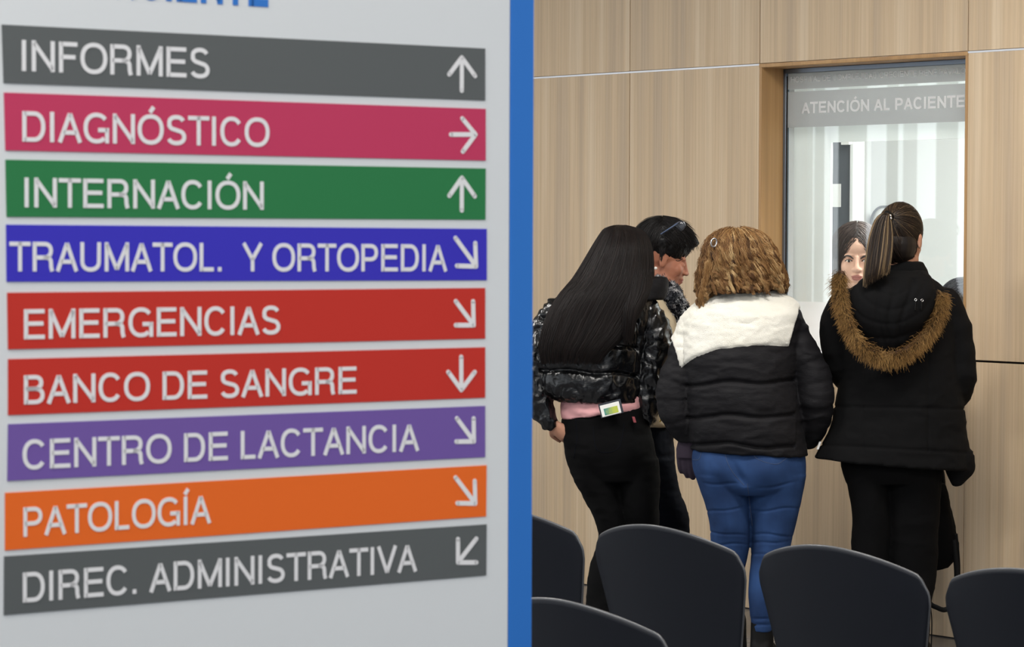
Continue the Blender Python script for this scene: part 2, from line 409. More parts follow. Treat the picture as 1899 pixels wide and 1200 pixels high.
for (a, b, z0, z1) in ((-14, T1, 0, ZTOP), (T2, 5, 0, ZTOP), (T1, T2, 0, ZS-0.02), (T1, T2, ZJ+0.02, ZTOP)):
    obox(bm, WP(0, 0, 0), WD, -WN, Z3, a, b, 0.022, WB, z0, z1)
o = link('substrate', bm2me(bm, 'substrate'), M['dark'], wall); o.matrix_parent_inverse = wall.matrix_world.inverted()
PW = T1-T0
left_edges = [T0-k*PW*1.0 for k in range(0, 27)]
cols = [(T0, T1)]+[(left_edges[k+1], left_edges[k]) for k in range(26)]
for (a, b) in cols:
    slabw('panel', a+G/2, b-G/2, 0.004, ZJ-G, M['oak'], wall); slabw('panel', a+G/2, b-G/2, ZJ+G, ZTOP, M['oak'], wall)
slabw('panel', T1+G/2, T2-G/2, ZJ+G, ZTOP, M['oak'], wall)
slabw('panel', T1+G/2, T2-G/2, 0.004, ZS-G, M['oak'], wall)
for k in range(3):
    a = T2+k*PW*1.6; b = a+PW*1.6
    for (z0, z1) in ((0.004, ZS-G), (ZS+G, ZJ-G), (ZJ+G, ZTOP)): slabw('panel', a+G/2, b-G/2, z0, z1, M['oak'], wall)
for (a, b) in ((-14, T1), (T2, T2+4)):
    slabw('joint_profile', a, b, ZJ-0.0045, ZJ+0.0025, M['alu'], wall, o0=-0.001, o1=0.012, bev=0)
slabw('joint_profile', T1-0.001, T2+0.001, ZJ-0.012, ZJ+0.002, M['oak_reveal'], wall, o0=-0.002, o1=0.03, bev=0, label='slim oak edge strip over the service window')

win = struct(empty('window_1', WP((T1+T2)/2, 0, ZS)))
def sw(*a, **k):
    o = slab(*a, **k); o.matrix_parent_inverse = win.matrix_world.inverted(); return o
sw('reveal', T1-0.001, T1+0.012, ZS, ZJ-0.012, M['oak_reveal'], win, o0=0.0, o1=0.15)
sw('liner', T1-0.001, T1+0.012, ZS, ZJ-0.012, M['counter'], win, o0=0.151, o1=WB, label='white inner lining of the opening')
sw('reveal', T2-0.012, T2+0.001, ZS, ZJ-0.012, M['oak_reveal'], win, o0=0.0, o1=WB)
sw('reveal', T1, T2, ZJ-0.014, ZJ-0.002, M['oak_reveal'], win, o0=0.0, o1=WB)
sw('sill', T1, T2, ZS-0.03, ZS, M['counter'], win, o0=0.0, o1=WB, label='white pass-through sill')
GO = 0.133                                    # depth of the glass line
def zat(px, py, off): return hit(px, py, P0-WN*off, WN).z
ZG = zat(1500, 559.5, GO+0.01)
TL, TR, TT = T1+0.012, T2-0.012, ZJ-0.014
fw = wt(1457, 400, GO)-TL
bm = bmesh.new()
for (a, b, z0, z1) in ((TL, TL+fw, ZG, TT), (TR-fw, TR, ZG, TT), (TL, TR, TT-0.02, TT)):
    obox(bm, WP(0, 0, 0), WD, -WN, Z3, a, b, GO-0.004, GO+0.018, z0, z1)
bevel(bm, 0.002, 1)
o = link('frame', bm2me(bm, 'frame'), M['frame'], win); o.matrix_parent_inverse = win.matrix_world.inverted()
sw('gasket', TL+fw, TL+fw+0.004, ZG, TT-0.03, M['dark'], win, o0=GO-0.002, o1=GO+0.004, bev=0)
sw('pane', TL+fw, TR-fw, ZG, TT-0.02, M['glass'], win, o0=GO+0.006, o1=GO+0.012, bev=0)
fz0, fz1 = zat(1460, 236.7, GO), zat(1460, 168, GO)
sw('film_band', TL+fw+0.004, TR-fw, fz0, fz1-0.006, M['film'], win, o0=GO+0.0045, o1=GO+0.0055, bev=0)
sw('film_band', TL+fw+0.004, TR-fw, fz1+0.004, TT-0.02, M['film'], win, o0=GO+0.0045, o1=GO+0.0055, bev=0)

# lettering -----------------------------------------------------
ADV = dict(A=.93, B=.93, C=1.005, D=1.005, E=.93, F=.85, G=1.083, H=1.005, I=.387, J=.70, L=.775, M=1.16, N=1.005, O=1.083, P=.93, R=1.005, S=.93, T=.85, U=1.005, V=.93, Y=.93)
def arc(cx, cy, rx, ry, a0, a1, n=14, e=0.9):
    out = []
    for k in range(n+1):
        a = math.radians(a0+(a1-a0)*k/n); c, s = math.cos(a), math.sin(a)
        out.append((cx+rx*math.copysign(abs(c)**e, c), cy+ry*math.copysign(abs(s)**e, s)))
    return out
def glyph(ch, w):
    """stroke skeleton of a grotesque capital, cap height 1; returns advance and polylines"""
    h = w/2; acc = {'Í': 'I', 'Ó': 'O', 'É': 'E'}; b = acc.get(ch, ch)
    if b == ' ': return .387, []
    if b == '.': return .387, [[(.19, 0), (.19, w*1.05)]]
    A = ADV[b]; sb = .1; L = sb+h; R = A-sb+.01-h; m = A/2; S = []
    ty, by = 1-h, h
    if b == 'A': S = [[(.02+h*1.05, 0), (m, 1-h*.6)], [(A-.02-h*1.05, 0), (m, 1-h*.6)], [(m-(m-.1)*.64, .33), (m+(m-.1)*.64, .33)]]
    elif b == 'B': S = [[(L, 0), (L, 1)], [(L, ty)]+arc(R-.27, (ty+.53)/2, .22, (ty-.53)/2, 90, -90)+[(L, .53)], [(L, .53)]+arc(R-.26, (by+.53)/2, .26, (.53-by)/2, 90, -90)+[(L, by)]]
    elif b in 'CG':
        c = arc(m, .5, R-m+.02, .5-h+.012, 36 if b == 'C' else 40, 324 if b == 'C' else 312, 26)
        S = [c]
        if b == 'G': S += [[(m+.06, .44), (R+.02, .44)], [(R+.02-h*.2, .44+h), (R+.02-h*.2, 0)]]
    elif b == 'D': S = [[(L, 0), (L, 1)], [(L, ty)]+arc(R-.34, .5, .34, .5-h, 90, -90, 20)+[(L, by)]]
    elif b == 'E': S = [[(L, 0), (L, 1)], [(L, ty), (R+h, ty)], [(L, .52), (R+h-.04, .52)], [(L, by), (R+h+.01, by)]]
    elif b == 'F': S = [[(L, 0), (L, 1)], [(L, ty), (R+h, ty)], [(L, .51), (R+h-.07, .51)]]
    elif b == 'H': S = [[(L, 0), (L, 1)], [(R, 0), (R, 1)], [(L, .52), (R, .52)]]
    elif b == 'I': S = [[(m, 0), (m, 1)]]
    elif b == 'J': S = [[(R, 1), (R, .3)]+arc((R+sb)/2-.02, .3, R-(R+sb)/2+.02, .3-h, 0, -180, 12)]
    elif b == 'L': S = [[(L, 0), (L, 1)], [(L, by), (R+h, by)]]
    elif b == 'M': S = [[(L, 0), (L, 1)], [(R, 0), (R, 1)], [(L, 1-h*.9), (m, h)], [(R, 1-h*.9), (m, h)]]
    elif b == 'N': S = [[(L, 0), (L, 1)], [(R, 0), (R, 1)], [(L, 1-h), (R, h)]]
    elif b == 'O': c = arc(m, .5, m-.055-h, .5-h+.012, 0, 360, 36); S = [c]
    elif b == 'P': S = [[(L, 0), (L, 1)], [(L, ty)]+arc(R-.27, (ty+.44)/2, .27, (ty-.44)/2, 90, -90)+[(L, .44)]]
    elif b == 'R': S = [[(L, 0), (L, 1)], [(L, ty)]+arc(R-.29, (ty+.47)/2, .25, (ty-.47)/2, 90, -90)+[(L, .47)], [(R-.32, .47)]+arc(R-.24, .31, .2, .16, 90, 0, 6)+[(R-.03, .14), (R+.01, 0)]]
    elif b == 'S': S = [arc(m, .74, .27, .26-h+.012, 20, 200, 14)+arc(m-.02, .72, .26, .2, 200, 255, 4)+arc(m+.01, .28, .28, .2, 75, 20, 4)+arc(m, .27, .3, .27-h+.012, 10, -160, 14)]
    elif b == 'T': S = [[(m, 0), (m, 1)], [(.02, ty), (A-.02, ty)]]
    elif b == 'U': S = [[(L, 1), (L, .34)]+arc(m, .34, m-L, .34-h+.012, 180, 360, 16)+[(R, 1)]]
    elif b == 'V': S = [[(.02+h, 1), (m, h*.6)], [(A-.02-h, 1), (m, h*.6)]]
    elif b == 'Y': S = [[(.02+h, 1), (m, .42)], [(A-.02-h, 1), (m, .42)], [(m, .44), (m, 0)]]
    if ch in acc: S.append([(m-.03, 1.07), (m+.11, 1.26)])
    return A, S
def ribbon(bm, pts, w, fr, th, cap=False):
    """flat stroke of width w; fr maps (x, y, depth) to world"""
    n = len(pts)
    if n < 2: return
    closed = n > 3 and math.dist(pts[0], pts[-1]) < 1e-4
    P = [Vector((p[0], p[1])) for p in pts]; L_, R_ = [], []
    for i in range(n):
        if closed: a = P[i-1] if i else P[-2]; b = P[i+1] if i < n-1 else P[1]
        else: a = P[max(i-1, 0)]; b = P[min(i+1, n-1)]
        d0 = (P[i]-a); d1 = (b-P[i]); d = (d0.normalized() if d0.length > 1e-6 else Vector((0, 0)))+(d1.normalized() if d1.length > 1e-6 else Vector((0, 0)))
        d.normalize(); nn = Vector((-d.y, d.x)); k = 1.0
        if d1.length > 1e-6 and d0.length > 1e-6: k = min(1.4, 1/max(0.3, abs(nn.dot(Vector((-d1.y, d1.x)).normalized()))))
        L_.append(P[i]+nn*w/2*k); R_.append(P[i]-nn*w/2*k)
    for i in range(n-1):
        q = [L_[i], R_[i], R_[i+1], L_[i+1]]
        box8(bm, [fr(p.x, p.y, 0) for p in q]+[fr(p.x, p.y, th) for p in q])
    if cap:
        for c in (P[0], P[-1]):
            vs = []
            for dd in (0, th): vs.append([bm.verts.new(fr(c.x+w/2*math.cos(t*math.pi/6), c.y+w/2*math.sin(t*math.pi/6), dd)) for t in range(12)])
            bm.faces.new(vs[0][::-1]); bm.faces.new(vs[1])
            for t in range(12): bm.faces.new([vs[0][t], vs[0][(t+1) % 12], vs[1][(t+1) % 12], vs[1][t]])
def textmesh(name, s, weight, o, a, up, nrm, width, cap, th, upto=None):
    """text starting at o along a, fitted to width (of the first `upto` letters), cap height cap"""
    x = 0; G_ = []
    for ch in s:
        A, S = glyph(ch, weight); G_.append((x, S)); x += A*0.965
    k = len(s) if upto is None else upto
    tot = sum(glyph(c, weight)[0]*0.965 for c in s[:k])-.16
    sx = width/tot; bm = bmesh.new()
    for i, (x0, S) in enumerate(G_):
        for st in S:
            fr = lambda X, Y, D, x0=x0, d=0.00002*(i % 2): o+a*((X+x0-.09)*sx)+up*(Y*cap)+nrm*(D+d if D else 0)
            ribbon(bm, st, weight, fr, th)
    return bm2me(bm, name)
def wall_text(name, s, wgt, pl, pr, capL, m, upto=None, off=GO+0.004):
    a = hit(pl[0], pl[1], P0-WN*off, WN); b = hit(pr[0], pr[1], P0-WN*off, WN); c = hit(pl[0], pl[1]-capL, P0-WN*off, WN)
    o = link(name, textmesh(name, s, wgt, a, WD, Z3, WN, (b-a).dot(WD), c.z-a.z, 0.0006, upto), m, win)
    o.matrix_parent_inverse = win.matrix_world.inverted(); return o
M['wletter'] = mat('white vinyl lettering', (252, 253, 253), 0.5)
_nt = M['wletter'].node_tree; _tr = _nt.nodes.new('ShaderNodeBsdfTranslucent'); _tr.inputs[0].default_value = (1, 1, 1, 1)
_mx = _nt.nodes.new('ShaderNodeMixShader'); _mx.inputs[0].default_value = 0.5
_nt.links.new(_nt.nodes['Principled BSDF'].outputs[0], _mx.inputs[1]); _nt.links.new(_tr.outputs[0], _mx.inputs[2]); _nt.links.new(_mx.outputs[0], _nt.nodes['Material Output'].inputs[0])
s1 = 'HOSPITAL DE COMPLEJIDAD CRECIENTE RENÉ FAVALORO'
# the last letters run on behind the right reveal; cut the line where the pane ends
wall_text('lettering', s1[:-2], .13, (1466.7, 153.3), (1790.5, 135.7), 10.3, M['wletter'])
wall_text('lettering', 'ATENCIÓN AL PACIENTE', .19, (1487.5, 211), (1788.5, 198.2), 21.5, M['wletter'])

# room behind the window ------------------------------------------------
def rslab(name, t0, t1, o0, o1, z0, z1, m, kind=True, bev=0.0):
    bm = bmesh.new(); obox(bm, WP(0, 0, 0), WD, -WN, Z3, t0, t1, o0, o1, z0, z1)
    if bev: bevel(bm, bev, 2)
    o = link(name, bm2me(bm, name), m)
    return struct(o) if kind else o
PO = WB+0.005
tp = wt(1549, 400, PO+0.03); zp = zat(1660, 261, PO+0.03)
rslab('wall_partition', T1-0.35, tp, PO, PO+0.012, 0, 2.6, M['white_bright'])
rslab('wall_header', tp, T2+0.6, PO, PO+0.03, zp, 2.6, M['white_bright'])
BO = 2.1
rslab('wall_office', T1-1.2, T2+2.6, BO, BO+0.05, 0, 2.6, M['white_wall'])
rslab('wall_office_left', T1-1.25, T1-1.2, WB+0.002, BO, 0, 2.6, M['white_wall'])
rslab('wall_office_right', T2+2.6, T2+2.65, WB+0.002, BO, 0, 2.6, M['white_wall'])
rslab('ceiling_office', T1-1.25, T2+2.65, WB+0.002, BO+0.05, 2.6, 2.65, M['ceil'])
lo = WP((T1+T2)/2+0.3, 1.1, 2.57)
area('office_lamp_light', lo, 1.6, 1.0, 100, (1, 0.99, 0.97))
# dark door standing open inside, with its closer and a notice
door = struct(empty('door_1', WP(wt(1570, 400, 1.4), 1.4, 0)))
def ds(*a, **k):
    o = slab(*a, **k); o.matrix_parent_inverse = door.matrix_world.inverted(); return o
da, db = wt(1500, 400, 1.4), wt(1580.5, 400, 1.4)
ds('door_leaf', da, db, 0.01, zat(1570, 250, 1.4), M['doorgrey'], door, o0=1.4, o1=1.44)
ds('door_closer', wt(1562, 265, 1.37), wt(1577, 265, 1.37), zat(1570, 268.5, 1.37), zat(1570, 255, 1.37), M['paper'], door, o0=1.36, o1=1.4, label='white box at the top of the grey door')
ds('notice', wt(1540, 360, 1.39), wt(1557, 360, 1.39), zat(1553, 384, 1.39), zat(1553, 341, 1.39), M['paper'], door, o0=1.395, o1=1.4, bev=0, label='white paper notice on the grey door')
ds('door_edge', db, db+0.02, 0.01, zat(1570, 250, 1.4), M['white_wall'], door, o0=1.38, o1=1.46, label='white door edge strip')
# white desk behind the window
desk = empty('reception_desk', WP(0.9, 0.4, 0))
tag(desk, 'white reception desk behind the glass of the service window', 'desk')
def dk(name, *a):
    bm = bmesh.new(); obox(bm, WP(0, 0, 0), WD, -WN, Z3, *a); bevel(bm, 0.003, 1)
    o = link(name, bm2me(bm, name), M['counter'], desk); o.matrix_parent_inverse = desk.matrix_world.inverted()
dk('desk_top', T1+0.02, T2+0.8, PO+0.04, 0.5, 0.72, 0.75)
dk('leg', T1+0.04, T1+0.08, PO+0.06, 0.48, 0, 0.719); dk('leg', T2+0.74, T2+0.78, PO+0.06, 0.48, 0, 0.719)
# round wall mirror / clock seen beside the ponytail
ck = empty('wall_clock', WP(wt(1640, 412, BO-0.03), BO-0.03, zat(1640, 412, BO-0.03)))
tag(ck, 'round white wall clock with thin dark rim beside the ponytail, inside the office', 'clock')
def disc(name, r0, r1, d0, d1, m, parent):
    bm = bmesh.new(); rows = []
    for (r, d) in ((r0, d0), (r1, d0), (r1, d1), (r0, d1)): rows.append([bm.verts.new(WD*r*math.cos(2*math.pi*k/48)+Z3*r*math.sin(2*math.pi*k/48)+WN*d) for k in range(48)])
    for i in range(4):
        A_, B_ = rows[i], rows[(i+1) % 4]
        for k in range(48): bm.faces.new([A_[k], A_[(k+1) % 48], B_[(k+1) % 48], B_[k]])
    return link(name, bm2me(bm, name, True), m, parent)
disc('clock_rim', .073, .081, -.028, .012, M['doorgrey'], ck); disc('clock_face', .0005, .0735, -.028, .004, M['paper'], ck)

# floor, ceiling, side wall ------------------------------------------------
fl = struct(empty('floor', (0, 0, 0)))
bm = bmesh.new(); obox(bm, Vector((0, 0, 0)), Vector((1, 0, 0)), Vector((0, 1, 0)), Z3, -9, 7, -3, 26, -0.08, -0.0035)
link('grout', bm2me(bm, 'grout'), M['grout'], fl)
TS = 0.6; tb = bmesh.new(); obox(tb, Vector((0, 0, 0)), Vector((1, 0, 0)), Vector((0, 1, 0)), Z3, -TS/2+.002, TS/2-.002, -TS/2+.002, TS/2-.002, -0.01, 0)
bevel(tb, 0.001, 1); tme = bm2me(tb, 'tile'); tme.materials.append(M['tile'])
ang = math.atan2(WD.y, WD.x); nt_ = 0; near = set()
for i in range(-16, 16):
    for j in range(0, 26):
        c = P0+WD*((i+.5)*TS)+WN*((j+.5)*TS)
        if c.y < 3.2 or c.y > 13 or abs(c.x-0.05*c.y) > 0.3+0.13*c.y+0.9 or nt_ >= 290: continue
        near.add((i, j)); o = link('tile', tme, None, fl); o.location = (c.x, c.y, 0); o.rotation_euler = (0, 0, ang); nt_ += 1
bm = bmesh.new()
for i in range(-24, 24):
    for j in range(-2, 40):
        if (i, j) in near: continue
        c = P0+WD*((i+.5)*TS)+WN*((j+.5)*TS)
        if c.x < -8.6 or c.x > 6.6 or c.y < -2.6 or c.y > 25.6: continue
        h = TS/2-.002; obox(bm, Vector((c.x, c.y, 0)), WD, WN, Z3, -h, h, -h, h, -.003, 0)
o = link('tiles_beyond', bm2me(bm, 'tiles_beyond'), M['tile'], fl); o['kind'] = 'stuff'
ce = struct(empty('ceiling', (0, 0, CEIL)))
bm = bmesh.new(); obox(bm, Vector((0, 0, 0)), Vector((1, 0, 0)), Vector((0, 1, 0)), Z3, -9, 7, -3, 26, 0.0, 0.1)
link('ceiling_board', bm2me(bm, 'ceiling_board'), M['ceil'], ce)
wl = struct(empty('wall_left', (-7, 0, 0)))
bm = bmesh.new()
X, Y_ = Vector((1, 0, 0)), Vector((0, 1, 0))
obox(bm, Vector((0, 0, 0)), X, Y_, Z3, -.2, 0, -3, 26, 0, 0.5); obox(bm, Vector((0, 0, 0)), X, Y_, Z3, -.2, 0, -3, 26, 3.0, CEIL)
for k in range(15): obox(bm, Vector((0, 0, 0)), X, Y_, Z3, -.2, 0, -3+k*2.0, -3+k*2.0+0.55, 0.5, 3.0)
link('window_wall', bm2me(bm, 'window_wall'), M['white_wall'], wl)
for k in range(14):  # unseen window bars, added and spaced to shape the bands reflected in the pane
    for a, b in ((.43, .58), (.85, .93), (1.07, 1.27), (1.37, 1.44)):
        bm = bmesh.new(); y0 = -3+k*2.0+.55; obox(bm, Vector((0, 0, 0)), X, Y_, Z3, -.14, -.06, y0+a, y0+b, 0.5, 3.0)
        link('reflection_bar', bm2me(bm, 'reflection_bar'), M['frame'], wl)
for x, y in LAMPS:
    t = empty('ceiling_light', (x, y, CEIL)); tag(t, 'recessed rectangular ceiling light panel above the hall', 'ceiling light', 'ceiling light panels')
    bm = bmesh.new()
    for (a, b, c, d) in ((-.64, .64, -.34, -.29), (-.64, .64, .29, .34), (-.64, -.59, -.29, .29), (.59, .64, -.29, .29)): obox(bm, Vector((0, 0, 0)), X, Y_, Z3, a, b, c, d, -.02, 0)
    link('frame', bm2me(bm, 'lamp_frame'), M['frame'], t)
    bm = bmesh.new(); obox(bm, Vector((0, 0, 0)), X, Y_, Z3, -.59, .59, -.29, .29, -.012, 0); link('diffuser', bm2me(bm, 'diffuser'), M['lampglow'], t)

# ------------------------------------------------------------ direction sign in the foreground
SD = vdir(8500, 455); SN = Vector((SD.y, -SD.x, 0))
if SN.y > 0: SN = -SN
SP = W(10, 540, 3.6)
def sh(px, py, lift=0.0): return hit(px, py, SP+SN*lift, SN)
sbase = sh(500, 600); sign = empty('direction_sign', (sbase.x, sbase.y, 0))
tag(sign, 'large pale grey hospital direction sign with coloured stripes and blue right edge', 'sign')
def schild(o): o.matrix_parent_inverse = sign.matrix_world.inverted(); return o
su = lambda px: (sh(px, 600)-SP).dot(SD)
uL, uB, uR = su(-40), su(945), su(988.5)
S0 = Vector((SP.x, SP.y, 0))
bm = bmesh.new(); obox(bm, S0, SD, -SN, Z3, uL, uB, 0.0, 0.05, 0.1, 2.15); bevel(bm, 0.002, 1)
schild(link('board', bm2me(bm, 'board'), M['board'], sign))
bm = bmesh.new(); obox(bm, S0, SD, -SN, Z3, uB, uR, -0.001, 0.052, 0.1, 2.15); bevel(bm, 0.002, 1)
schild(link('edge_strip', bm2me(bm, 'edge_strip'), M['blue_strip'], sign, 'bright blue vertical edge strip'))
bm = bmesh.new(); obox(bm, S0, SD, -SN, Z3, uL+.05, uR-.05, -0.12, 0.17, 0.0, 0.02); obox(bm, S0, SD, -SN, Z3, uL+.1, uR-.1, 0.01, 0.04, 0.02, 0.1); bevel(bm, 0.002, 1)
schild(link('base', bm2me(bm, 'sign_base'), M['alu'], sign))
GREY = (88, 92, 93)
STR = [
 (((2.8, 45.5), (899, 90), (899, 186.5), (6.3, 154)), GREY, 'grey', 'INFORMES', (38, 131.5), (387, 145.5), 57.5),
 (((7, 171.5), (900, 202), (900, 298), (9.8, 279)), (190, 52, 92), 'magenta', 'DIAGNÓSTICO', (40, 262.5), (496, 272.5), 56.5),
 (((9.8, 296), (900, 312.5), (899.5, 407.6), (12, 402)), (34, 118, 66), 'green', 'INTERNACIÓN', (43, 384.3), (487, 389), 55),
 (((11, 416.5), (902, 424.5), (902, 519.7), (12, 522.5)), (52, 44, 184), 'deep blue', 'TRAUMATOL.  Y ORTOPEDIA', (20, 503.2), (825, 503.2), 55),
 (((13, 542.8), (899, 534), (899, 628), (14.7, 648)), (192, 44, 32), 'red', 'EMERGENCIAS', (43, 629.2), (518, 619.5), 55.5),
 (((14.7, 666), (899, 644), (899, 737.6), (14.7, 770)), (192, 44, 32), 'red', 'BANCO DE SANGRE', (43, 750), (659, 729.7), 54),
 (((14.7, 786.6), (899, 752.7), (899, 847.7), (13.3, 892)), (110, 84, 160), 'purple', 'CENTRO DE LACTANCIA', (42, 871), (773, 836), 55),
 (((9, 914), (901.7, 862.7), (900.7, 957.7), (9, 1020.6)), (232, 104, 28), 'orange', 'PATOLOGÍA', (42, 995.5), (387, 970), 54.5),
 (((7.3, 1031.7), (901.7, 972.3), (901, 1067), (6.7, 1140.7)), GREY, 'grey', 'DIREC. ADMINISTRATIVA', (41, 1117.5), (769, 1059.5), 55.5)]
ARR = [[(855, 168), (855.2, 107), (831.8, 138), (879.6, 141)], [(835, 249.5), (880.5, 249.5), (856, 220), (857, 281)],
       [(855, 390), (855.2, 330), (832, 363), (879, 364)], [(843.5, 441.5), (881.5, 494), (880, 451), (846, 493)],
       [(844, 559), (877, 603), (876, 559), (844, 603)], [(854, 662), (854.2, 723), (830, 690), (879, 690)],
       [(846, 776), (877.5, 818.5), (877, 776), (845, 819)], [(843.5, 885.5), (880, 933.5), (879, 892), (847, 933)],
       [(882, 999), (848, 1043), (848, 1000), (882, 1043)]]
SM = {}
for (cs, col, cn, txt, tl, tr_, cap), ar in zip(STR, ARR):
    if cn not in SM: SM[cn] = mat(cn+' sign stripe', col, 0.5, spec=0.3)
    q = [sh(*c) for c in cs]; bm = bmesh.new(); box8(bm, q+[p+SN*0.0015 for p in q])
    st = schild(link('stripe', bm2me(bm, 'stripe'), SM[cn], sign, cn+' stripe reading '+txt.replace('  ', ' ')))
    a, b, c = sh(*tl), sh(*tr_), sh(tl[0], tl[1]-cap)
    up = (c-a); up = Z3*(up.z); dirv = (b-a); wd = dirv.length; dirv.normalize()
    link('lettering', textmesh('lettering', txt, .142, a+SN*0.0015, dirv, Z3, SN, wd, up.z, 0.0008), M['letter'], st)
    bm = bmesh.new(); o_ = S0+SN*0.0015
    A2 = [((sh(*p)-S0).dot(SD), sh(*p).z) for p in ar]; fr = lambda x, y, d: o_+SD*x+Z3*y+SN*d
    wdt = 0.0068
    ribbon(bm, [A2[0], A2[1]], wdt, fr, .0008, True); ribbon(bm, [A2[2], A2[1]], wdt, fr, .00085, True); ribbon(bm, [A2[3], A2[1]], wdt, fr, .0009, True)
    link('arrow', bm2me(bm, 'arrow'), M['letter'], st)
a = sh(165, -7); b = sh(496, 13.5)
schild(link('lettering', textmesh('title', 'PACIENTE', .2, a, (b-a).normalized(), Z3, SN, (b-a).length, 0.055, 0.001), M['blue_letter'], sign, 'large blue title lettering cut by the frame'))

# ------------------------------------------------------------ chairs
def chair_part(name, fn, nu, nv, th, m, parent, edge=None):
    V = []; Fc = []
    for side in (0, 1):
        for i in range(nu+1):
            for j in range(nv+1):
                p, n = fn(i/nu, j/nv); V.append(p+n*(th/2 if side == 0 else -th/2))
    K = (nu+1)*(nv+1); ix = lambda s, i, j: s*K+i*(nv+1)+j
    for i in range(nu):
        for j in range(nv):
            Fc.append((ix(0, i, j), ix(0, i+1, j), ix(0, i+1, j+1), ix(0, i, j+1))); Fc.append((ix(1, i, j), ix(1, i, j+1), ix(1, i+1, j+1), ix(1, i+1, j)))
    bd = [(i, 0) for i in range(nu)]+[(nu, j) for j in range(nv)]+[(i, nv) for i in range(nu, 0, -1)]+[(0, j) for j in range(nv, 0, -1)]
    for k in range(len(bd)):
        a, b = bd[k], bd[(k+1) % len(bd)]; Fc.append((ix(0, *a), ix(0, *b), ix(1, *b), ix(1, *a)))
    me = bpy.data.meshes.new(name); me.from_pydata([tuple(v) for v in V], [], Fc); me.update()
    bm = bmesh.new(); bm.from_mesh(me); me2 = bm2me(bm, name, True); bpy.data.meshes.remove(me)
    return link(name, me2, m, parent), [fn(i/nu, j/nv)[0] for i, j in bd]
def make_chair():
    """local: +Y is where the sitter faces, X across, Z up"""
    r = empty('waiting_chair')
    def hw(v):                      # half width of the back over its height
        return 0.205+0.056*min(1, v*1.15)
    def back(u, v):
        # rounded outline: square grid mapped so that the top corners are round and the crown is arched
        x = (u*2-1); h = hw(v)
        top = 0.815-0.056*abs(x)**1.9-0.02*(max(0, abs(x)-.9)/.1)**2.2
        z = 0.44+(top-0.44)*v
        y = -0.20-0.075*v**1.1+0.055*(x*x)*(0.4+0.6*v)
        X_ = x*h*(1-0.03*max(0, (v-.93)/.07)**2.2*abs(x)**6)
        return Vector((X_, y, z)), Vector((-x*.45, 1, .15)).normalized()
    o, e = chair_part('backrest', back, 60, 40, 0.009, M['chair'], r)
    def seat(u, v):
        x = (u*2-1); h = 0.235-0.02*(1-v); c = 0.03*(1-x*x)
        return Vector((x*h, -0.2+0.44*v, 0.44+0.012*math.cos(v*math.pi)*1-c*math.sin(v*math.pi)*.6-0.02*max(0, v-.85)/.15)), Vector((0, 0, 1))
    chair_part('seat', seat, 20, 16, 0.01, M['chair'], r)
    # lighter moulded rim round the back
    P = [back(0, k/30)[0] for k in range(31)]+[back(k/50, 1)[0] for k in range(1, 51)]+[back(1, 1-k/30)[0] for k in range(1, 31)]
    s = Sculpt(); s.tube([(p, 0.0038) for p in P], seg=8, n=len(P)); link('rim', s.raw('rim'), M['chair_edge'], r, 'lighter satin moulded rim')
    for sx in (-1, 1):
        for (y0, y1) in ((-0.14, -0.22), (0.16, 0.21)):
            s = Sculpt(); s.tube([(Vector((sx*.17, y0, .425)), .011), (Vector((sx*.2, (y0+y1)/2, .22)), .011), (Vector((sx*.22, y1, .013)), .011)], seg=10); link('leg', s.raw('leg'), M['steel'], r)
        s = Sculpt(); s.tube([(Vector((sx*.17, -.15, .424)), .01), (Vector((sx*.17, .17, .424)), .01)], seg=10); link('seat_rail', s.raw('seat_rail'), M['steel'], r)
    return r
def copy_tree(o):
    c = o.copy(); COL.objects.link(c)
    for ch in o.children:
        d = ch.copy(); COL.objects.link(d); d.parent = c; d.matrix_parent_inverse = Matrix.Identity(4)
    return c
RS = WD*0.576
CB = Vector((0.357, 6.73, 0)); shift = WN*(-0.27)     # the measured spots are at the top edge, the back leans 0.27 behind the seat centre
spots = [(CB-RS, 'charcoal plastic waiting chair, its left half hidden behind the direction sign'),
         (CB, 'charcoal plastic waiting chair in front of the woman in the short glossy puffer jacket'),
         (CB+RS, 'charcoal plastic waiting chair in front of the woman in the fur-hooded parka'),
         (CB+RS*2, 'charcoal plastic waiting chair beside the bag strap, its right side cut by the photo edge'),
         (Vector((0.098, 5.36, 0)), 'nearest charcoal plastic waiting chair, lower in front of the row, beside the sign edge')]
ca = math.atan2(-WN.y, -WN.x)-math.pi/2
proto = make_chair()
for i, (p, lb) in enumerate(spots):
    c = proto if i == 0 else copy_tree(proto)
    q = p+shift; c.location = (q.x, q.y, 0); c.rotation_euler = (0, 0, ca)
    tag(c, lb, 'chair', 'charcoal waiting chairs')
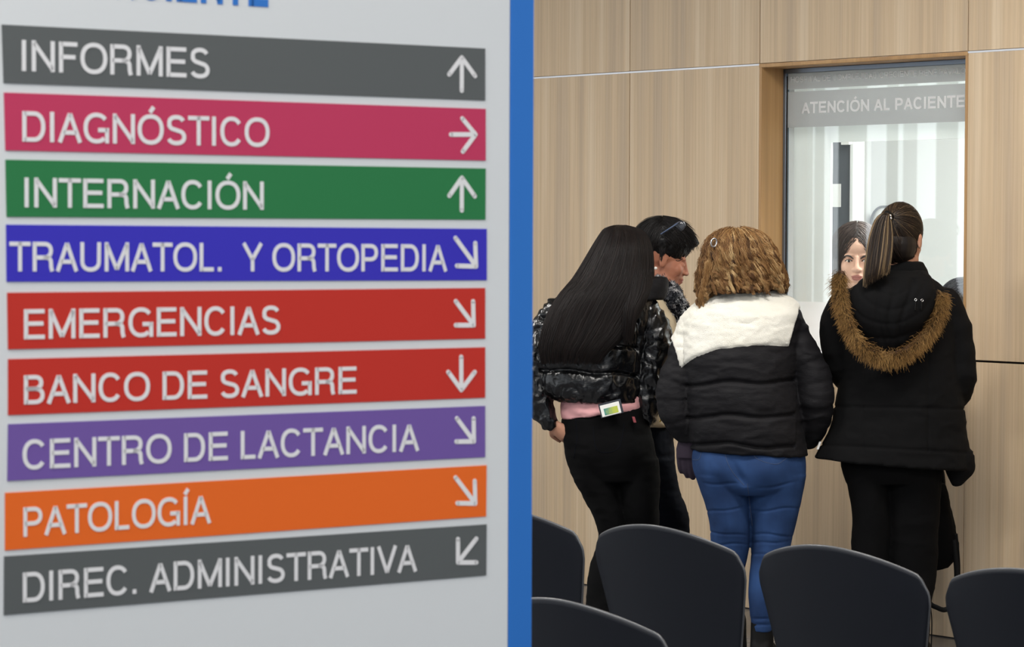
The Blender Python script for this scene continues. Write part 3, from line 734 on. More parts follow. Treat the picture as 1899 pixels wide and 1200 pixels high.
# ------------------------------------------------------------ people
def px2m(px, Y): return px*Y/F
def orient(fwd, up=(0, 0, 1)):
    f = Vector(fwd).normalized(); r = f.cross(Vector(up)).normalized(); u = r.cross(f)
    return Matrix((r, f, u)).transposed()          # columns: right, forward, up
def head_parts(s, c, Mo, k=1.0):
    L = lambda x, y, z: Vector(c)+Mo@(Vector((x, y, z))*k)
    e = lambda x, y, z, a, b, d: s.ell(L(x, y, z), (a*k, b*k, d*k), Mo)
    e(0, -.015, .036, .074, .094, .084); e(0, .03, -.028, .061, .062, .084); e(0, .012, -.05, .056, .06, .06)
    e(0, .058, -.088, .03, .028, .025); e(0, .045, .05, .06, .045, .045)
    for q in (-1, 1):
        e(q*.032, .058, -.026, .027, .027, .027); e(q*.028, .075, .019, .021, .0125, .009)
        e(q*.031, .074, -.002, .0135, .0145, .010)
        e(q*.073, -.008, -.006, .007, .016, .030); e(q*.077, -.014, .008, .005, .013, .016); e(q*.012, .1, -.033, .0085, .01, .0075)
        e(q*.04, .02, -.07, .02, .04, .022)
    s.tube([(L(0, .088, .012), .0085*k), (L(0, .098, -.01), .0085*k), (L(0, .107, -.030), .0108*k)], seg=12)
    e(0, .091, -.0575, .023, .012, .0058); e(0, .09, -.0675, .019, .012, .0072); e(0, .086, -.052, .02, .012, .01); e(0, .08, -.077, .02, .014, .007)
    return L
def hand_parts(s, wrist, d, nrm, side=1, k=1.0, curl=0.5, grow=0.0, spread=.12):
    """palm plus five fingers; d along the hand, nrm out of the back of the hand, side +1 puts the thumb on +x"""
    d = Vector(d).normalized(); nrm = Vector(nrm); nrm = (nrm-d*nrm.dot(d)).normalized(); x = d.cross(nrm).normalized()*side
    w = Vector(wrist)
    s.tube([(w-d*.02, .024*k+grow), (w+d*.015*k, .026*k+grow), (w+d*.05*k, .036*k+grow), (w+d*.085*k, .038*k+grow)], seg=16, flat=(nrm, .52))
    for i, (o, ln) in enumerate(((.029, .074), (.0105, .084), (-.009, .078), (-.028, .06))):
        p = w+d*.082*k+x*o*k; a = 0; P = [(p-d*.03*k, .0088*k+grow), (p, .0095*k+grow)]; dd = (d+x*(o*spread*30/3)).normalized()
        for sg in (.42, .32, .26):
            a += curl*(0.85 if sg > .4 else 1.1); q = (dd*math.cos(a)-nrm*math.sin(a)); p = p+q*ln*sg*k; P.append((p, (.0088 if sg > .3 else .0074)*k+grow))
        s.tube(P, seg=10, n=16)
    p = w+d*.028*k+x*.024*k; s.tube([(p, .013*k+grow), (p+(d*.5+x*.75-nrm*.3).normalized()*.036*k, .0115*k+grow), (p+(d*.5+x*.75-nrm*.3).normalized()*.036*k+(d*.85+x*.35-nrm*.45).normalized()*.05*k, .0088*k+grow)], seg=10)
def body(name, head_c, Mo, hk, neck, chest, hips, arms, legs, skin, hands, voxel=0.005, hd=.095, seated=False):
    """one continuous figure: head, neck, torso, two arms with hands, two legs with feet"""
    s = Sculpt(); L = head_parts(s, head_c, Mo, hk)
    s.tube([(L(0, -.02, -.06), .05*hk), (Vector(neck), .052)], seg=18)
    cc, hw1 = Vector(chest[0]), chest[1]; hc, hw2 = Vector(hips[0]), hips[1]; ax = Vector(chest[2]).normalized(); ay = Vector((-ax.y, ax.x, 0))
    n_ = Vector(neck); R = []
    for (p, a_, b_) in ((n_, .05, .05), (n_.lerp(cc, .3), hw1*.8, hd*.75), (cc, hw1*.9, hd), (cc.lerp(hc, .5), hw1*.76, hd*.85), (hc, hw2*.92, hd*.95), (hc-Z3*.07, hw2*.85, hd*.9)):
        R.append(list(p)+list(ax*a_)+list(ay*b_))
    s.rings(R, n=30)
    for A, hn in zip(arms, hands):
        s.tube([(Vector(A[0]), .042), (Vector(A[0]).lerp(Vector(A[1]), .5), .038), (Vector(A[1]), .033), (Vector(A[1]).lerp(Vector(A[2]), .4), .033), (Vector(A[2]), .023)], seg=16)
        hand_parts(s, A[2], *hn)
    for Lg in legs:
        h, kn, an, ft = [Vector(v) for v in Lg]
        s.tube([(h, .06), (h.lerp(kn, .5), .05), (kn, .038), (kn.lerp(an, .35), .039), (an, .029)], seg=18)
        s.tube([(an-Z3*.01, .024), (an.lerp(ft, .5), .024), (an.lerp(ft, .8), .02)], seg=12)
    def disp(V, N):
        inv = np.array(Mo).T; q = (V-np.array(head_c))@inv.T/hk; D = np.zeros_like(V)
        fwd = np.array(Mo@Vector((0, 1, 0)))
        for sx in (-1, 1):   # eye sockets beside the nose, nostrils
            g = np.exp(-(((q[:, 0]-sx*.020)/.010)**2+((q[:, 2]-.004)/.011)**2+((q[:, 1]-.09)/.03)**2)); D -= np.outer(g*.007*hk, fwd)
        g = np.exp(-((q[:, 0]/.022)**2+((q[:, 2]+.0622)/.0022)**2+((q[:, 1]-.1)/.02)**2)); D -= np.outer(g*.004*hk, fwd)
        return D
    me = s.remesh(name, voxel, 3, disp)
    me.materials.append(skin); me.materials.append(M['lip'])
    n = len(me.polygons); C = np.empty(n*3); me.polygons.foreach_get('center', C); C = C.reshape(-1, 3)
    q = (C-np.array(head_c))@np.array(Mo)/hk
    lp = ((q[:, 0]/.023)**2+((q[:, 2]+.0625)/.0105)**2 < 1) & (q[:, 1] > .088)
    me.polygons.foreach_set('material_index', lp.astype(np.int32))
    return me, L
def pimp(o, p):   # parent keeping world place (meshes are modelled in world space)
    o.parent = p
    o.matrix_parent_inverse = p.matrix_world.inverted(); return o
def person(me, foot, label, group=None):
    """body mesh moved to its foot point so that the origin sits on the floor"""
    me.transform(Matrix.Translation(-Vector(foot))); o = bpy.data.objects.new('person', me); COL.objects.link(o); o.location = foot
    bpy.context.view_layer.update(); tag(o, label, 'person', group); return o
def part(name, me, m, p, label=None):
    return pimp(link(name, me, m, None, label), p)
def sub(name, polys, r0, r1, m, p, tint=None, label=None):
    o = tubes(polys, r0, r1, name, m, None, tint, label); return pimp(o, p)
def seamline(me, pts, r, name, m, p, lift=.0008, label=None):
    o = surf_line(me, pts, r, name, m, None, lift, label); return pimp(o, p) if o else None

def loft_eval(K, t, phi):
    """point on a lofted hair mass, t (N,K) in 0..1, phi (N,1)"""
    K = np.asarray(K); m = len(K)-1; x = np.clip(t, 0, 1)*m; i = np.minimum(x.astype(int), m-1); f = (x-i)[..., None]
    r = K[i]*(1-f)+K[i+1]*f
    return r[..., :3]+np.cos(phi)[..., None]*r[..., 3:6]+np.sin(phi)[..., None]*r[..., 6:9]
def loft_hair(R, N, K=16, t0=(0, .1), t1=(.9, 1.0), ph=(math.pi, 2*math.pi), jit=.003, out=1.02, curl=None, endfn=None):
    Kf = crom(R, 60); phi = ph[0]+(ph[1]-ph[0])*RNG.random(N)
    a = t0[0]+(t0[1]-t0[0])*RNG.random(N)**1.5; b = t1[0]+(t1[1]-t1[0])*RNG.random(N)
    if endfn is not None: b = endfn(phi)+(RNG.random(N)-.5)*.06
    T = a[:, None]+(b-a)[:, None]*np.linspace(0, 1, K)[None]
    cl = np.floor(phi*9).astype(int); drift = (RNG.random(N)-.5)*.16
    ph2 = phi[:, None]+drift[:, None]*np.linspace(0, 1, K)[None]
    Kc = Kf.copy(); sc = out+ (RNG.random(N)*.03)[:, None]
    P = loft_eval(Kc, T, ph2); C = loft_eval(np.concatenate([Kf[:, :3], Kf[:, 3:]*0], 1), T, ph2)
    P = C+(P-C)*sc[..., None]
    off = RNG.normal(0, jit, (N, 1, 3))*np.linspace(.3, 1, K)[None, :, None]; P = P+off
    if curl:
        # locks: every strand follows one of NC guide strands closely and winds with it
        amp, wl = curl; NC = max(12, N//26); clump = RNG.integers(0, NC, N); cph = RNG.random(NC)*6.28; cw = .75+.6*RNG.random(NC)
        G_ = P[:NC].copy(); g = np.linspace(.1, 1, K)[None]
        s_ = P[:NC, :, 2]/wl*2*math.pi*cw[:, None]+cph[:, None]+1.5*np.sin(P[:NC, :, 2]*40+cph[:, None])
        ca_ = amp*(.6+.8*RNG.random(NC))[:, None]
        G_[:, :, 0] += ca_*np.sin(s_)*g; G_[:, :, 1] += ca_*np.cos(s_)*g*.9; G_[:, :, 2] += ca_*.6*np.sin(s_*1.3)*g
        sp = RNG.normal(0, 1, (N, 1, 3))*np.linspace(.0042, .0024, K)[None, :, None]
        loft_hair.clump = clump
        return G_[clump]+sp+RNG.normal(0, .0005, P.shape)
    return P
def ell_hair(c, r, Mo, starts, ends, K=10, lift=(0.01, .03), jit=.004):
    """hair combed over an ellipsoid from start to end directions (head frame)"""
    A = np.asarray(starts, float); B = np.asarray(ends, float); A /= np.linalg.norm(A, axis=1)[:, None]; B /= np.linalg.norm(B, axis=1)[:, None]
    om = np.arccos(np.clip((A*B).sum(1), -.999, .999)); t = np.linspace(0, 1, K)
    P = (np.sin((1-t)[None]*om[:, None])/np.sin(om)[:, None])[..., None]*A[:, None]+(np.sin(t[None]*om[:, None])/np.sin(om)[:, None])[..., None]*B[:, None]
    lf = 1+lift[0]*RNG.random(len(A))[:, None]*2+lift[1]*RNG.random(len(A))[:, None]*t[None]**2
    P = P*lf[..., None]*np.array(r)
    P = P@np.array(Mo).T+np.array(c)
    return P+RNG.normal(0, jit, (len(A), 1, 3))*(t**1.2)[None, :, None]
def rdir(N, f):
    out = np.zeros((0, 3))
    while len(out) < N:
        q = RNG.normal(size=(4*N, 3)); q /= np.linalg.norm(q, axis=1)[:, None]; out = np.concatenate([out, q[f(q)]])
    return out[:N]
def folds(amp, sc, seed=3, ridged=True):
    def f(V, N):
        n = fbm(V*np.array(sc), seed, 3)
        if ridged: n = 0.45-np.abs(n)
        return N*(amp*n)[:, None]
    return f
def wr(V, c, s_): return np.exp(-(((V-np.array(c))/np.array(s_))**2).sum(1))
def flat_foot(s, an, toe, r=.04, sole=.0):
    """a shoe: ankle shaft, foot and flat sole"""
    an, toe = Vector(an), Vector(toe); d = (toe-an); d.z = 0; L_ = d.length; d.normalize(); x = Vector((d.y, -d.x, 0)); R = []
    for (t, wd, h) in ((-.28, .022, .03), (-.2, .034, .05), (0, .037, .06), (.35, .038, .045), (.7, .045, .032), (.95, .036, .024), (1.06, .018, .016)):
        c = an+d*L_*t; c.z = h; R.append(list(c)+list(x*wd)+[0, 0, h-.0])
    s.rings(R, n=24, ex=.8)
def P3(px, py, Y): return W(px, py, Y)

# ---- woman with the curly blonde hair (black and cream jacket, blue jeans)
def woman_curly():
    Y = 9.7; lab = 'person from behind with curly coppery hair, cream and black puffer jacket and blue jeans'
    fl_ = lambda x, y: Vector((x, y, 0))
    Mo = orient((.25, .9, -.28)); hc = P3(1376, 493, Y)
    la = (P3(1284, 610, Y), P3(1252, 725, Y), P3(1272, 806, Y+.02)); ra = (P3(1474, 610, Y), P3(1514, 735, Y), P3(1500, 790, Y+.2))
    xl, xr = P3(1345, 900, Y).x, P3(1435, 900, Y).x
    legs = [(P3(1335, 880, Y), P3(1350, 1030, Y+.02), P3(1363, 1185, Y+.03), P3(1358, 1215, Y+.16)), (P3(1440, 880, Y), P3(1428, 1030, Y), P3(1413, 1185, Y-.03), P3(1418, 1215, Y+.1))]
    me, L = body('person', hc, Mo, .93, P3(1388, 560, Y+.01), (P3(1378, 630, Y), .185, (1, 0, 0)), (P3(1388, 820, Y), .175), (la, ra), legs, M['skin'],
                 (((.05, .1, -1), (-.5, -1, 0), -1, .95, .16), ((-.2, .9, -.3), (.3, 0, 1), -1, .95, .5)), voxel=.006)
    p = person(me, (P3(1390, 1000, Y).x, Y, 0), lab)
    # jeans
    s = Sculpt(); z = lambda *a: rr(*a)
    s.rings([rr(812, 1292, 1484, Y, .115), rr(840, 1284, 1493, Y, .125), rr(870, 1285, 1495, Y, .132), rr(900, 1296, 1491, Y, .125), rr(915, 1304, 1488, Y, .1)], seg=40, n=20)
    s.rings([rr(880, 1288, 1388, Y, .105), rr(905, 1297, 1389, Y, .105), rr(937, 1308, 1388, Y, .098), rr(972, 1316, 1390, Y, .09), rr(1000, 1318, 1390, Y+.01, .082), rr(1035, 1322, 1386, Y+.02, .072), rr(1070, 1330, 1378, Y+.03, .068), rr(1110, 1336, 1377, Y+.03, .06), rr(1160, 1346, 1379, Y+.03, .045)], seg=32, n=50)
    s.rings([rr(880, 1384, 1495, Y, .105), rr(905, 1384, 1491, Y, .105), rr(937, 1387, 1484, Y, .098), rr(972, 1391, 1476, Y, .09), rr(1007, 1394, 1467, Y, .082), rr(1040, 1392, 1462, Y-.01, .075), rr(1073, 1389, 1458, Y-.02, .075), rr(1105, 1388, 1450, Y-.03, .066), rr(1140, 1391, 1440, Y-.03, .054), rr(1170, 1394, 1432, Y-.03, .045)], seg=32, n=50)
    c1 = P3(1340, 868, Y-.1); c2 = P3(1440, 868, Y-.1); cr = P3(1384, 880, Y-.13)
    def dj(V, N):
        D = N*(.0022*(0.35-np.abs(fbm(V*np.array((9, 9, 14)), 5, 2))))[:, None]
        px = projnp(V)
        for (x0, y0, sl, wdt, lo, hi) in ((1350, 945, -.12, 2.6, 1300, 1400), (1345, 990, .1, 2.3, 1300, 1395), (1350, 1010, -.02, 2.3, 1300, 1395), (1440, 945, -.08, 2.6, 1388, 1490), (1430, 992, .06, 2.3, 1388, 1480), (1430, 1006, -.05, 2.3, 1388, 1470), (1425, 1030, .1, 2.3, 1388, 1470), (1445, 900, -.16, 3, 1400, 1485), (1340, 897, .02, 3, 1300, 1378), (1420, 1148, .1, 3, 1388, 1445), (1420, 1158, -.1, 3, 1388, 1445)):
            g = np.exp(-((px[:, 1]-y0-(px[:, 0]-x0)*sl+1.5*np.sin(px[:, 0]*.09+y0))/(wdt*.75))**2)*np.clip((px[:, 0]-lo)/14, 0, 1)*np.clip((hi-px[:, 0])/30, 0, 1)*((px[:, 0] > lo) & (px[:, 0] < hi)); D -= N*(g*.0036)[:, None]
        g = np.exp(-((px[:, 0]-(1345+(px[:, 1]-832)*.52))/8)**2)*(px[:, 1] < 903)*(V[:, 1] < Y)*np.clip((px[:, 1]-835)/55, 0, 1)*np.clip((905-px[:, 1])/20, 0, 1); D[:, 1] += g*.017
        D[:, 1] -= .028*np.exp(-(((px[:, 0]-1324)/33)**2+((px[:, 1]-868)/30)**2))*(V[:, 1] < Y)+.028*np.exp(-(((px[:, 0]-1422)/44)**2+((px[:, 1]-870)/32)**2))*(V[:, 1] < Y)
        return D
    jm = s.remesh('jeans', .0042, 4, dj); jo = part('jeans', jm, M['denim'], p, 'mid blue stretch jeans')
    for ln in ([(1344, 838), (1350, 860), (1362, 880), (1380, 900)], [(1395, 836), (1404, 851), (1436, 861), (1452, 855), (1470, 839)], [(1284, 852), (1296, 852), (1301, 838)], [(1386, 897), (1391, 940), (1395, 975)]):
        o = surf_line(jm, ln, .0009, 'stitching', M['thread'], None)
        if o: o.parent = jo; o.matrix_parent_inverse = (p.matrix_world@jo.matrix_parent_inverse).inverted()
    for (an, toe) in ((P3(1363, 1190, Y+.03), P3(1355, 1190, Y+.19)), (P3(1413, 1190, Y-.03), P3(1420, 1190, Y+.13))):
        s = Sculpt(); a0 = Vector((an.x, an.y, 0)); t0 = Vector((toe.x, toe.y, 0)); flat_foot(s, a0, t0)
        s.tube([(a0+Z3*.05, .044), (a0+Z3*.09, .042), (a0+Z3*.15, .041)], seg=18)
        part('boot', s.remesh('boot', .005, 3), M['boot'], p)
    # jacket with quilted rolls
    def seamtube(k, dep=.12): return lambda t: 1-dep*np.exp(-((((t*k) % 1)-.5)/.09)**2)+.02*math.sin(t*k*6.28)
    s = Sculpt()
    s.rings([rr(536, 1362, 1428, Y+.02, .06), rr(548, 1335, 1448, Y+.01, .09), rr(563, 1298, 1474, Y, .115), rr(590, 1270, 1490, Y, .14), rr(640, 1262, 1482, Y, .16), rr(700, 1266, 1474, Y, .165), rr(760, 1272, 1484, Y, .165), rr(810, 1278, 1492, Y, .16), rg((1281, 833), (1499, 846), Y, .148)], seg=44, n=60)
    s.tube([(P3(1290, 602, Y), .052), (P3(1273, 655, Y), .063), (P3(1258, 698, Y), .066), (P3(1250, 735, Y), .066), (P3(1256, 772, Y), .058), (P3(1270, 800, Y+.02), .045)], n=60, seg=28, mod=seamtube(5.5, .07))
    s.tube([(P3(1466, 602, Y), .054), (P3(1487, 655, Y), .065), (P3(1506, 700, Y), .069), (P3(1512, 742, Y), .069), (P3(1508, 782, Y+.04), .06), (P3(1499, 810, Y+.1), .048)], n=60, seg=28, mod=seamtube(5.5, .07))
    def dq(V, N):
        px = projnp(V); D = N*(.007*(0.4-np.abs(fbm(V*np.array((9, 9, 22)), 8, 3))))[:, None]
        tor = (px[:, 0] > 1272) & (px[:, 0] < 1474)
        for (y0, sl) in ((710, -.03), (772, 0.0), (826, .05)):
            g = np.exp(-((px[:, 1]-y0-(px[:, 0]-1370)*sl-3*np.sin(px[:, 0]*.05))/3.2)**2)*tor; D -= N*(g*.016)[:, None]
        for (y0, h_) in ((676, 30), (741, 28), (799, 24)):
            g = np.exp(-((px[:, 1]-y0)/h_)**2)*tor; D += N*(g*.007)[:, None]
        return D
    jk = s.remesh('jacket', .006, 4, dq); part('jacket', jk, M['matte_puffer'], p, 'black quilted puffer jacket')
    # cream fleece yoke laid over the shoulders
    bm = bmesh.new(); bm.from_mesh(jk); low = [(1230, 610), (1246, 626), (1263, 682), (1275, 672), (1290, 662), (1330, 647), (1400, 640), (1462, 641), (1470, 610), (1484, 568), (1520, 500)]
    lx = [q[0] for q in low]; ly = [q[1] for q in low]
    def fy(x): return float(np.interp(x, lx, ly))
    kill = []; dist = {}
    for v in bm.verts:
        x, y = PROJ(v.co); d = min((fy(x)-y), (1480-x)*1.2 if y > 574 else 99, 99)
        sx = 1484-(y-568)*.3; d = min(d, (sx-x) if y > 566 else 60); dist[v.index] = d
    bm.verts.ensure_lookup_table()
    bm.normal_update(); NN = {v.index: v.normal.copy() for v in bm.verts}
    Vv = np.array([v.co[:] for v in bm.verts]); nz = fbm(Vv*150, 4, 2)
    for v in bm.verts:
        d = dist[v.index]; e = max(0, min(1, (d+1)/5)); v.co = v.co+NN[v.index]*(-.003+.012*e**.5+nz[v.index]*.0016*e)
    bmesh.ops.delete(bm, geom=[f for f in bm.faces if all(dist[v.index] < -1 for v in f.verts)], context='FACES')
    ym = bpy.data.meshes.new('fleece_yoke'); bm.to_mesh(ym); bm.free(); ym.polygons.foreach_set('use_smooth', [True]*len(ym.polygons))
    part('fleece_yoke', ym, M['fleece'], p, 'cream fleece shoulder yoke')
    s = Sculpt(); s.rings([rr(560, 1340, 1446, Y+.01, .082), rr(548, 1352, 1438, Y+.01, .076), rr(536, 1362, 1428, Y+.02, .07), rr(531, 1366, 1424, Y+.02, .06)], seg=30)
    part('collar', s.remesh('collar', .006, 3, folds(.002, (120, 120, 120), 3, False)), M['fleece'], p, 'cream fleece collar')
    # gloved left hand, ungloved figure inside
    s = Sculpt(); hand_parts(s, la[2], (.05, .1, -1), (-.5, -1, 0), -1, 1.0, .16, .003)
    s.tube([(la[2]-Z3*-.02, .034), (la[2]-Z3*.01, .03)], seg=16)
    part('glove', s.remesh('glove', .004, 2), M['glove'], p, 'dark purple glove')
    # hair
    R = [rr(428, 1352, 1378, Y, .02), rr(434, 1330, 1404, Y, .065), rr(448, 1314, 1424, Y, .095), rr(478, 1304, 1440, Y, .115), rr(512, 1298, 1452, Y, .115), rr(532, 1300, 1448, Y, .1), rr(543, 1306, 1436, Y-.01, .08)]
    s = Sculpt(); s.rings([r[:3]+[q*.92 for q in r[3:]] for r in R], seg=36, n=40)
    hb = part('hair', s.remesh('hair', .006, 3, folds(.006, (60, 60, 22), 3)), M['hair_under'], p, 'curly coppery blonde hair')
    def endf(phi):   # longer at the sides than at the nape
        return 1.0+.0*phi
    R2 = [rr(426, 1356, 1374, Y, .02), rr(433, 1330, 1404, Y, .068), rr(448, 1313, 1425, Y, .1), rr(478, 1303, 1441, Y, .12), rr(512, 1296, 1454, Y, .125), rr(540, 1293, 1456, Y-.01, .12)]
    A_ = loft_hair(R2, 5600, 30, (0, .3), (.9, 1.03), (math.pi*.92, math.pi*2.08), .003, .98, (.0095, .052)); c1_ = loft_hair.clump
    # lower left lock
    R3 = [rr(480, 1303, 1350, Y-.04, .06), rr(520, 1297, 1335, Y-.04, .05), rr(550, 1293, 1320, Y-.04, .04), rr(570, 1294, 1308, Y-.04, .02)]
    B_ = loft_hair(R3, 420, 30, (0, .2), (.8, 1.0), (0, 2*math.pi), .003, 1.0, (.006, .045)); c2_ = loft_hair.clump
    tc1, tc2 = RNG.normal(.5, .24, 600), RNG.normal(.6, .2, 600)
    hs = tubes(np.concatenate([A_, B_]), .0009, .0004, 'curls', M['hair_curly'], None, np.clip(np.concatenate([tc1[c1_], tc2[c2_]])+RNG.normal(0, .09, 6020), 0, 1)); hs['kind'] = 'stuff'
    hs.parent = hb; hs.matrix_parent_inverse = (p.matrix_world@hb.matrix_parent_inverse).inverted()
    c = P3(1324, 450, Y-.085); n_ = 20; ring = np.array([[list(c+Vector((1, .4, .2)).normalized()*.0115*math.cos(a)+Z3*.015*math.sin(a)) for a in np.linspace(0, 2*math.pi, n_)]])
    sub('hair_clip', ring, .0038, .0038, M['silver'], p, label='silver ring hair clip')
woman_curly()

# ---- woman in the parka with the ponytail
def woman_parka():
    Y = 9.75; lab = 'person from behind with high ponytail and black parka with fur-trimmed hood at the window'
    Mo = orient((.42, .9, -.08)); hc = P3(1672, 446, Y)
    la = (P3(1566, 575, Y), P3(1552, 690, Y+.02), P3(1590, 700, Y+.3)); ra = (P3(1757, 575, Y), P3(1780, 700, Y+.03), P3(1745, 700, Y+.26))
    legs = [(P3(1610, 880, Y), P3(1612, 1050, Y), P3(1612, 1195, Y+.02), P3(1612, 1225, Y+.16)), (P3(1700, 880, Y), P3(1700, 1050, Y+.02), P3(1700, 1195, Y-.02), P3(1706, 1222, Y+.12))]
    me, L = body('person', hc, Mo, .97, P3(1674, 540, Y+.0), (P3(1664, 620, Y), .19, (1, 0, 0)), (P3(1660, 830, Y), .17), (la, ra), legs, M['skin'],
                 (((.3, .9, -.1), (0, 0, 1), 1, .95, .3), ((-.2, .9, -.1), (0, 0, 1), -1, .95, .3)), voxel=.0055)
    p = person(me, (P3(1660, 1000, Y).x, Y, 0), lab)
    s = Sculpt()
    s.rings([rr(850, 1558, 1748, Y, .12), rr(870, 1560, 1748, Y, .118), rr(895, 1568, 1745, Y, .1)], seg=36, n=12)
    s.rings([rr(860, 1560, 1650, Y, .1), rr(905, 1573, 1648, Y, .095), rr(960, 1580, 1650, Y, .085), rr(1015, 1579, 1648, Y, .075), rr(1060, 1582, 1645, Y, .07), rr(1110, 1585, 1642, Y+.01, .065), rr(1200, 1590, 1636, Y+.02, .05)], n=40)
    s.rings([rr(860, 1646, 1748, Y, .1), rr(905, 1643, 1745, Y, .095), rr(960, 1644, 1742, Y+.01, .085), rr(1050, 1648, 1738, Y+.02, .075), rr(1090, 1666, 1733, Y+.01, .07), rr(1120, 1668, 1727, Y, .062), rr(1200, 1676, 1722, Y-.02, .05)], n=40)
    part('trousers', s.remesh('trousers', .006, 4, folds(.004, (9, 9, 13), 6)), M['blackpants'], p, 'black trousers')
    for (an, toe) in ((legs[0][2], P3(1612, 1200, Y+.18)), (legs[1][2], P3(1706, 1200, Y+.14))):
        s = Sculpt(); flat_foot(s, (an.x, an.y, 0), (toe.x, toe.y, 0)); s.tube([(Vector((an.x, an.y, .05)), .042), (Vector((an.x, an.y, .14)), .041)], seg=18)
        part('boot', s.remesh('boot', .005, 3), M['boot'], p)
    # parka body and sleeves
    s = Sculpt()
    s.rings([rr(512, 1632, 1722, Y, .07), rr(528, 1590, 1745, Y, .1), rr(552, 1562, 1765, Y, .125), rr(600, 1552, 1774, Y, .14), rr(680, 1556, 1780, Y, .145), rr(730, 1553, 1784, Y, .145), rr(790, 1538, 1792, Y, .15), rg((1517, 838), (1800, 852), Y, .158), rg((1511, 849), (1802, 870), Y, .16)], seg=48, n=60)
    s.tube([(P3(1568, 562, Y), .055), (P3(1552, 600, Y), .06), (P3(1556, 650, Y), .06), (P3(1566, 690, Y+.03), .055), (P3(1580, 705, Y+.14), .05), (P3(1592, 700, Y+.26), .042)], seg=26, n=50)
    s.tube([(P3(1753, 560, Y), .056), (P3(1768, 600, Y), .061), (P3(1778, 650, Y), .062), (P3(1779, 695, Y), .063), (P3(1772, 725, Y+.05), .06), (P3(1762, 735, Y+.14), .052), (P3(1748, 710, Y+.26), .042)], seg=26, n=50)
    s.rings([rg((1745, 842), (1806, 836), Y-.02, .05), rg((1748, 858), (1808, 855), Y-.02, .05), rg((1755, 876), (1807, 874), Y-.02, .042), rg((1762, 892), (1797, 888), Y-.02, .03), rg((1768, 902), (1782, 899), Y-.02, .015)], seg=24, n=20)
    def dp(V, N):
        px = projnp(V); D = N*(.008*(0.4-np.abs(fbm(V*np.array((7, 7, 12)), 11, 3))))[:, None]
        for (y0, sl) in ((756, .02), (832, .055)):
            g = np.exp(-((px[:, 1]-y0-(px[:, 0]-1650)*sl)/2.6)**2); D -= N*(g*.005)[:, None]
        for x0 in (1600, 1722):
            g = np.exp(-((px[:, 0]-x0)/2.2)**2)*(px[:, 1] > 640)*(px[:, 1] < 840); D -= N*(g*.004)[:, None]
        return D
    ck_ = s.remesh('parka', .006, 4, dp); part('parka', ck_, M['parka'], p, 'black knee-less hip-length parka' if 0 else 'black hip-length parka')
    # standing collar and hanging hood
    s = Sculpt(); s.rings([rr(535, 1622, 1730, Y, .09), rr(515, 1636, 1724, Y+.0, .078), rr(500, 1640, 1719, Y+.0, .076), rg((1640, 480), (1712, 486), Y, .071)], n=20)
    part('collar', s.remesh('collar', .006, 3, folds(.003, (10, 10, 30), 2)), M['parka'], p)
    s = Sculpt(); yb = Y-.13
    s.rings([rr(502, 1640, 1716, Y-.06, .05), rr(515, 1600, 1728, Y-.09, .075), rr(540, 1576, 1736, yb, .085), rr(568, 1574, 1732, yb-.01, .09), rr(600, 1586, 1718, yb-.01, .085), rr(628, 1604, 1698, yb, .07), rr(648, 1622, 1676, yb, .05), rr(658, 1636, 1662, yb, .03)], seg=40, n=40)
    def dh(V, N):
        px = projnp(V); D = N*(.006*(0.35-np.abs(fbm(V*np.array((10, 10, 10)), 21, 2))))[:, None]
        for (xa, xb) in ((1622, 1640), (1655, 1650), (1692, 1664)):   # soft folds running down the pouch
            g = np.exp(-((px[:, 0]-np.interp(px[:, 1], [510, 650], [xa, xb])-4*np.sin(px[:, 1]*.05))/5)**2)*(px[:, 1] > 515); D -= N*(g*.006)[:, None]
        for k in range(4):   # swags of the soft hood
            cx_, r_ = 1655-4*k, 40+26*k; d = np.hypot((px[:, 0]-cx_), (px[:, 1]-505)*.95)-r_
            D -= N*(np.exp(-(d/4)**2)*.0028*(px[:, 1] > 520))[:, None]
        return D
    hd_ = s.remesh('hood', .0055, 4, dh); ho = part('hood', hd_, M['parka'], p, 'black hood hanging down the back')
    # fur trim along the hood edge
    U = [(1560, 510), (1556, 528), (1560, 560), (1572, 598), (1592, 632), (1620, 654), (1652, 661), (1686, 648), (1714, 622), (1733, 592), (1743, 562), (1740, 546)]
    n = 7000; t = np.sort(RNG.random(n)); m_ = len(U)-1; K = crom([list(P3(x, y, 0)) if 0 else [x, y, 0] for x, y in U], 200); idx = (t*199).astype(int)
    dep = np.interp(K[:, 0], [1555, 1600, 1650, 1700, 1745], [Y-.13, Y-.2, Y-.21, Y-.19, Y-.13])
    root = np.array([P3(K[i, 0], K[i, 1], dep[i]) for i in range(200)])[idx]
    cen = np.array(P3(1652, 560, Y-.1)); tang = np.gradient(np.array([P3(K[i, 0], K[i, 1], dep[i]) for i in range(200)]), axis=0)[idx]; tang /= np.linalg.norm(tang, axis=1)[:, None]
    back = np.tile(np.array([0, -1.0, 0]), (n, 1)); outw = np.cross(back, tang); outw *= np.sign((outw*(root-cen)).sum(1))[:, None]
    a = RNG.random(n)*1.15*math.pi-.25*math.pi
    d = outw*np.cos(a)[:, None]+back*np.abs(np.sin(a))[:, None]*.8+np.array([0, 0, -.25])+RNG.normal(0, .22, (n, 3)); d /= np.linalg.norm(d, axis=1)[:, None]
    ln = .020+.022*RNG.random(n); tt = np.linspace(0, 1, 6)
    P = root[:, None]+RNG.normal(0, .007, (n, 1, 3))+d[:, None]*ln[:, None, None]*tt[None, :, None]+(tang*RNG.normal(0, .006, (n, 1)))[:, None]*(tt**2)[None, :, None]+np.array([0, 0, -.012])*(tt**2)[None, :, None]
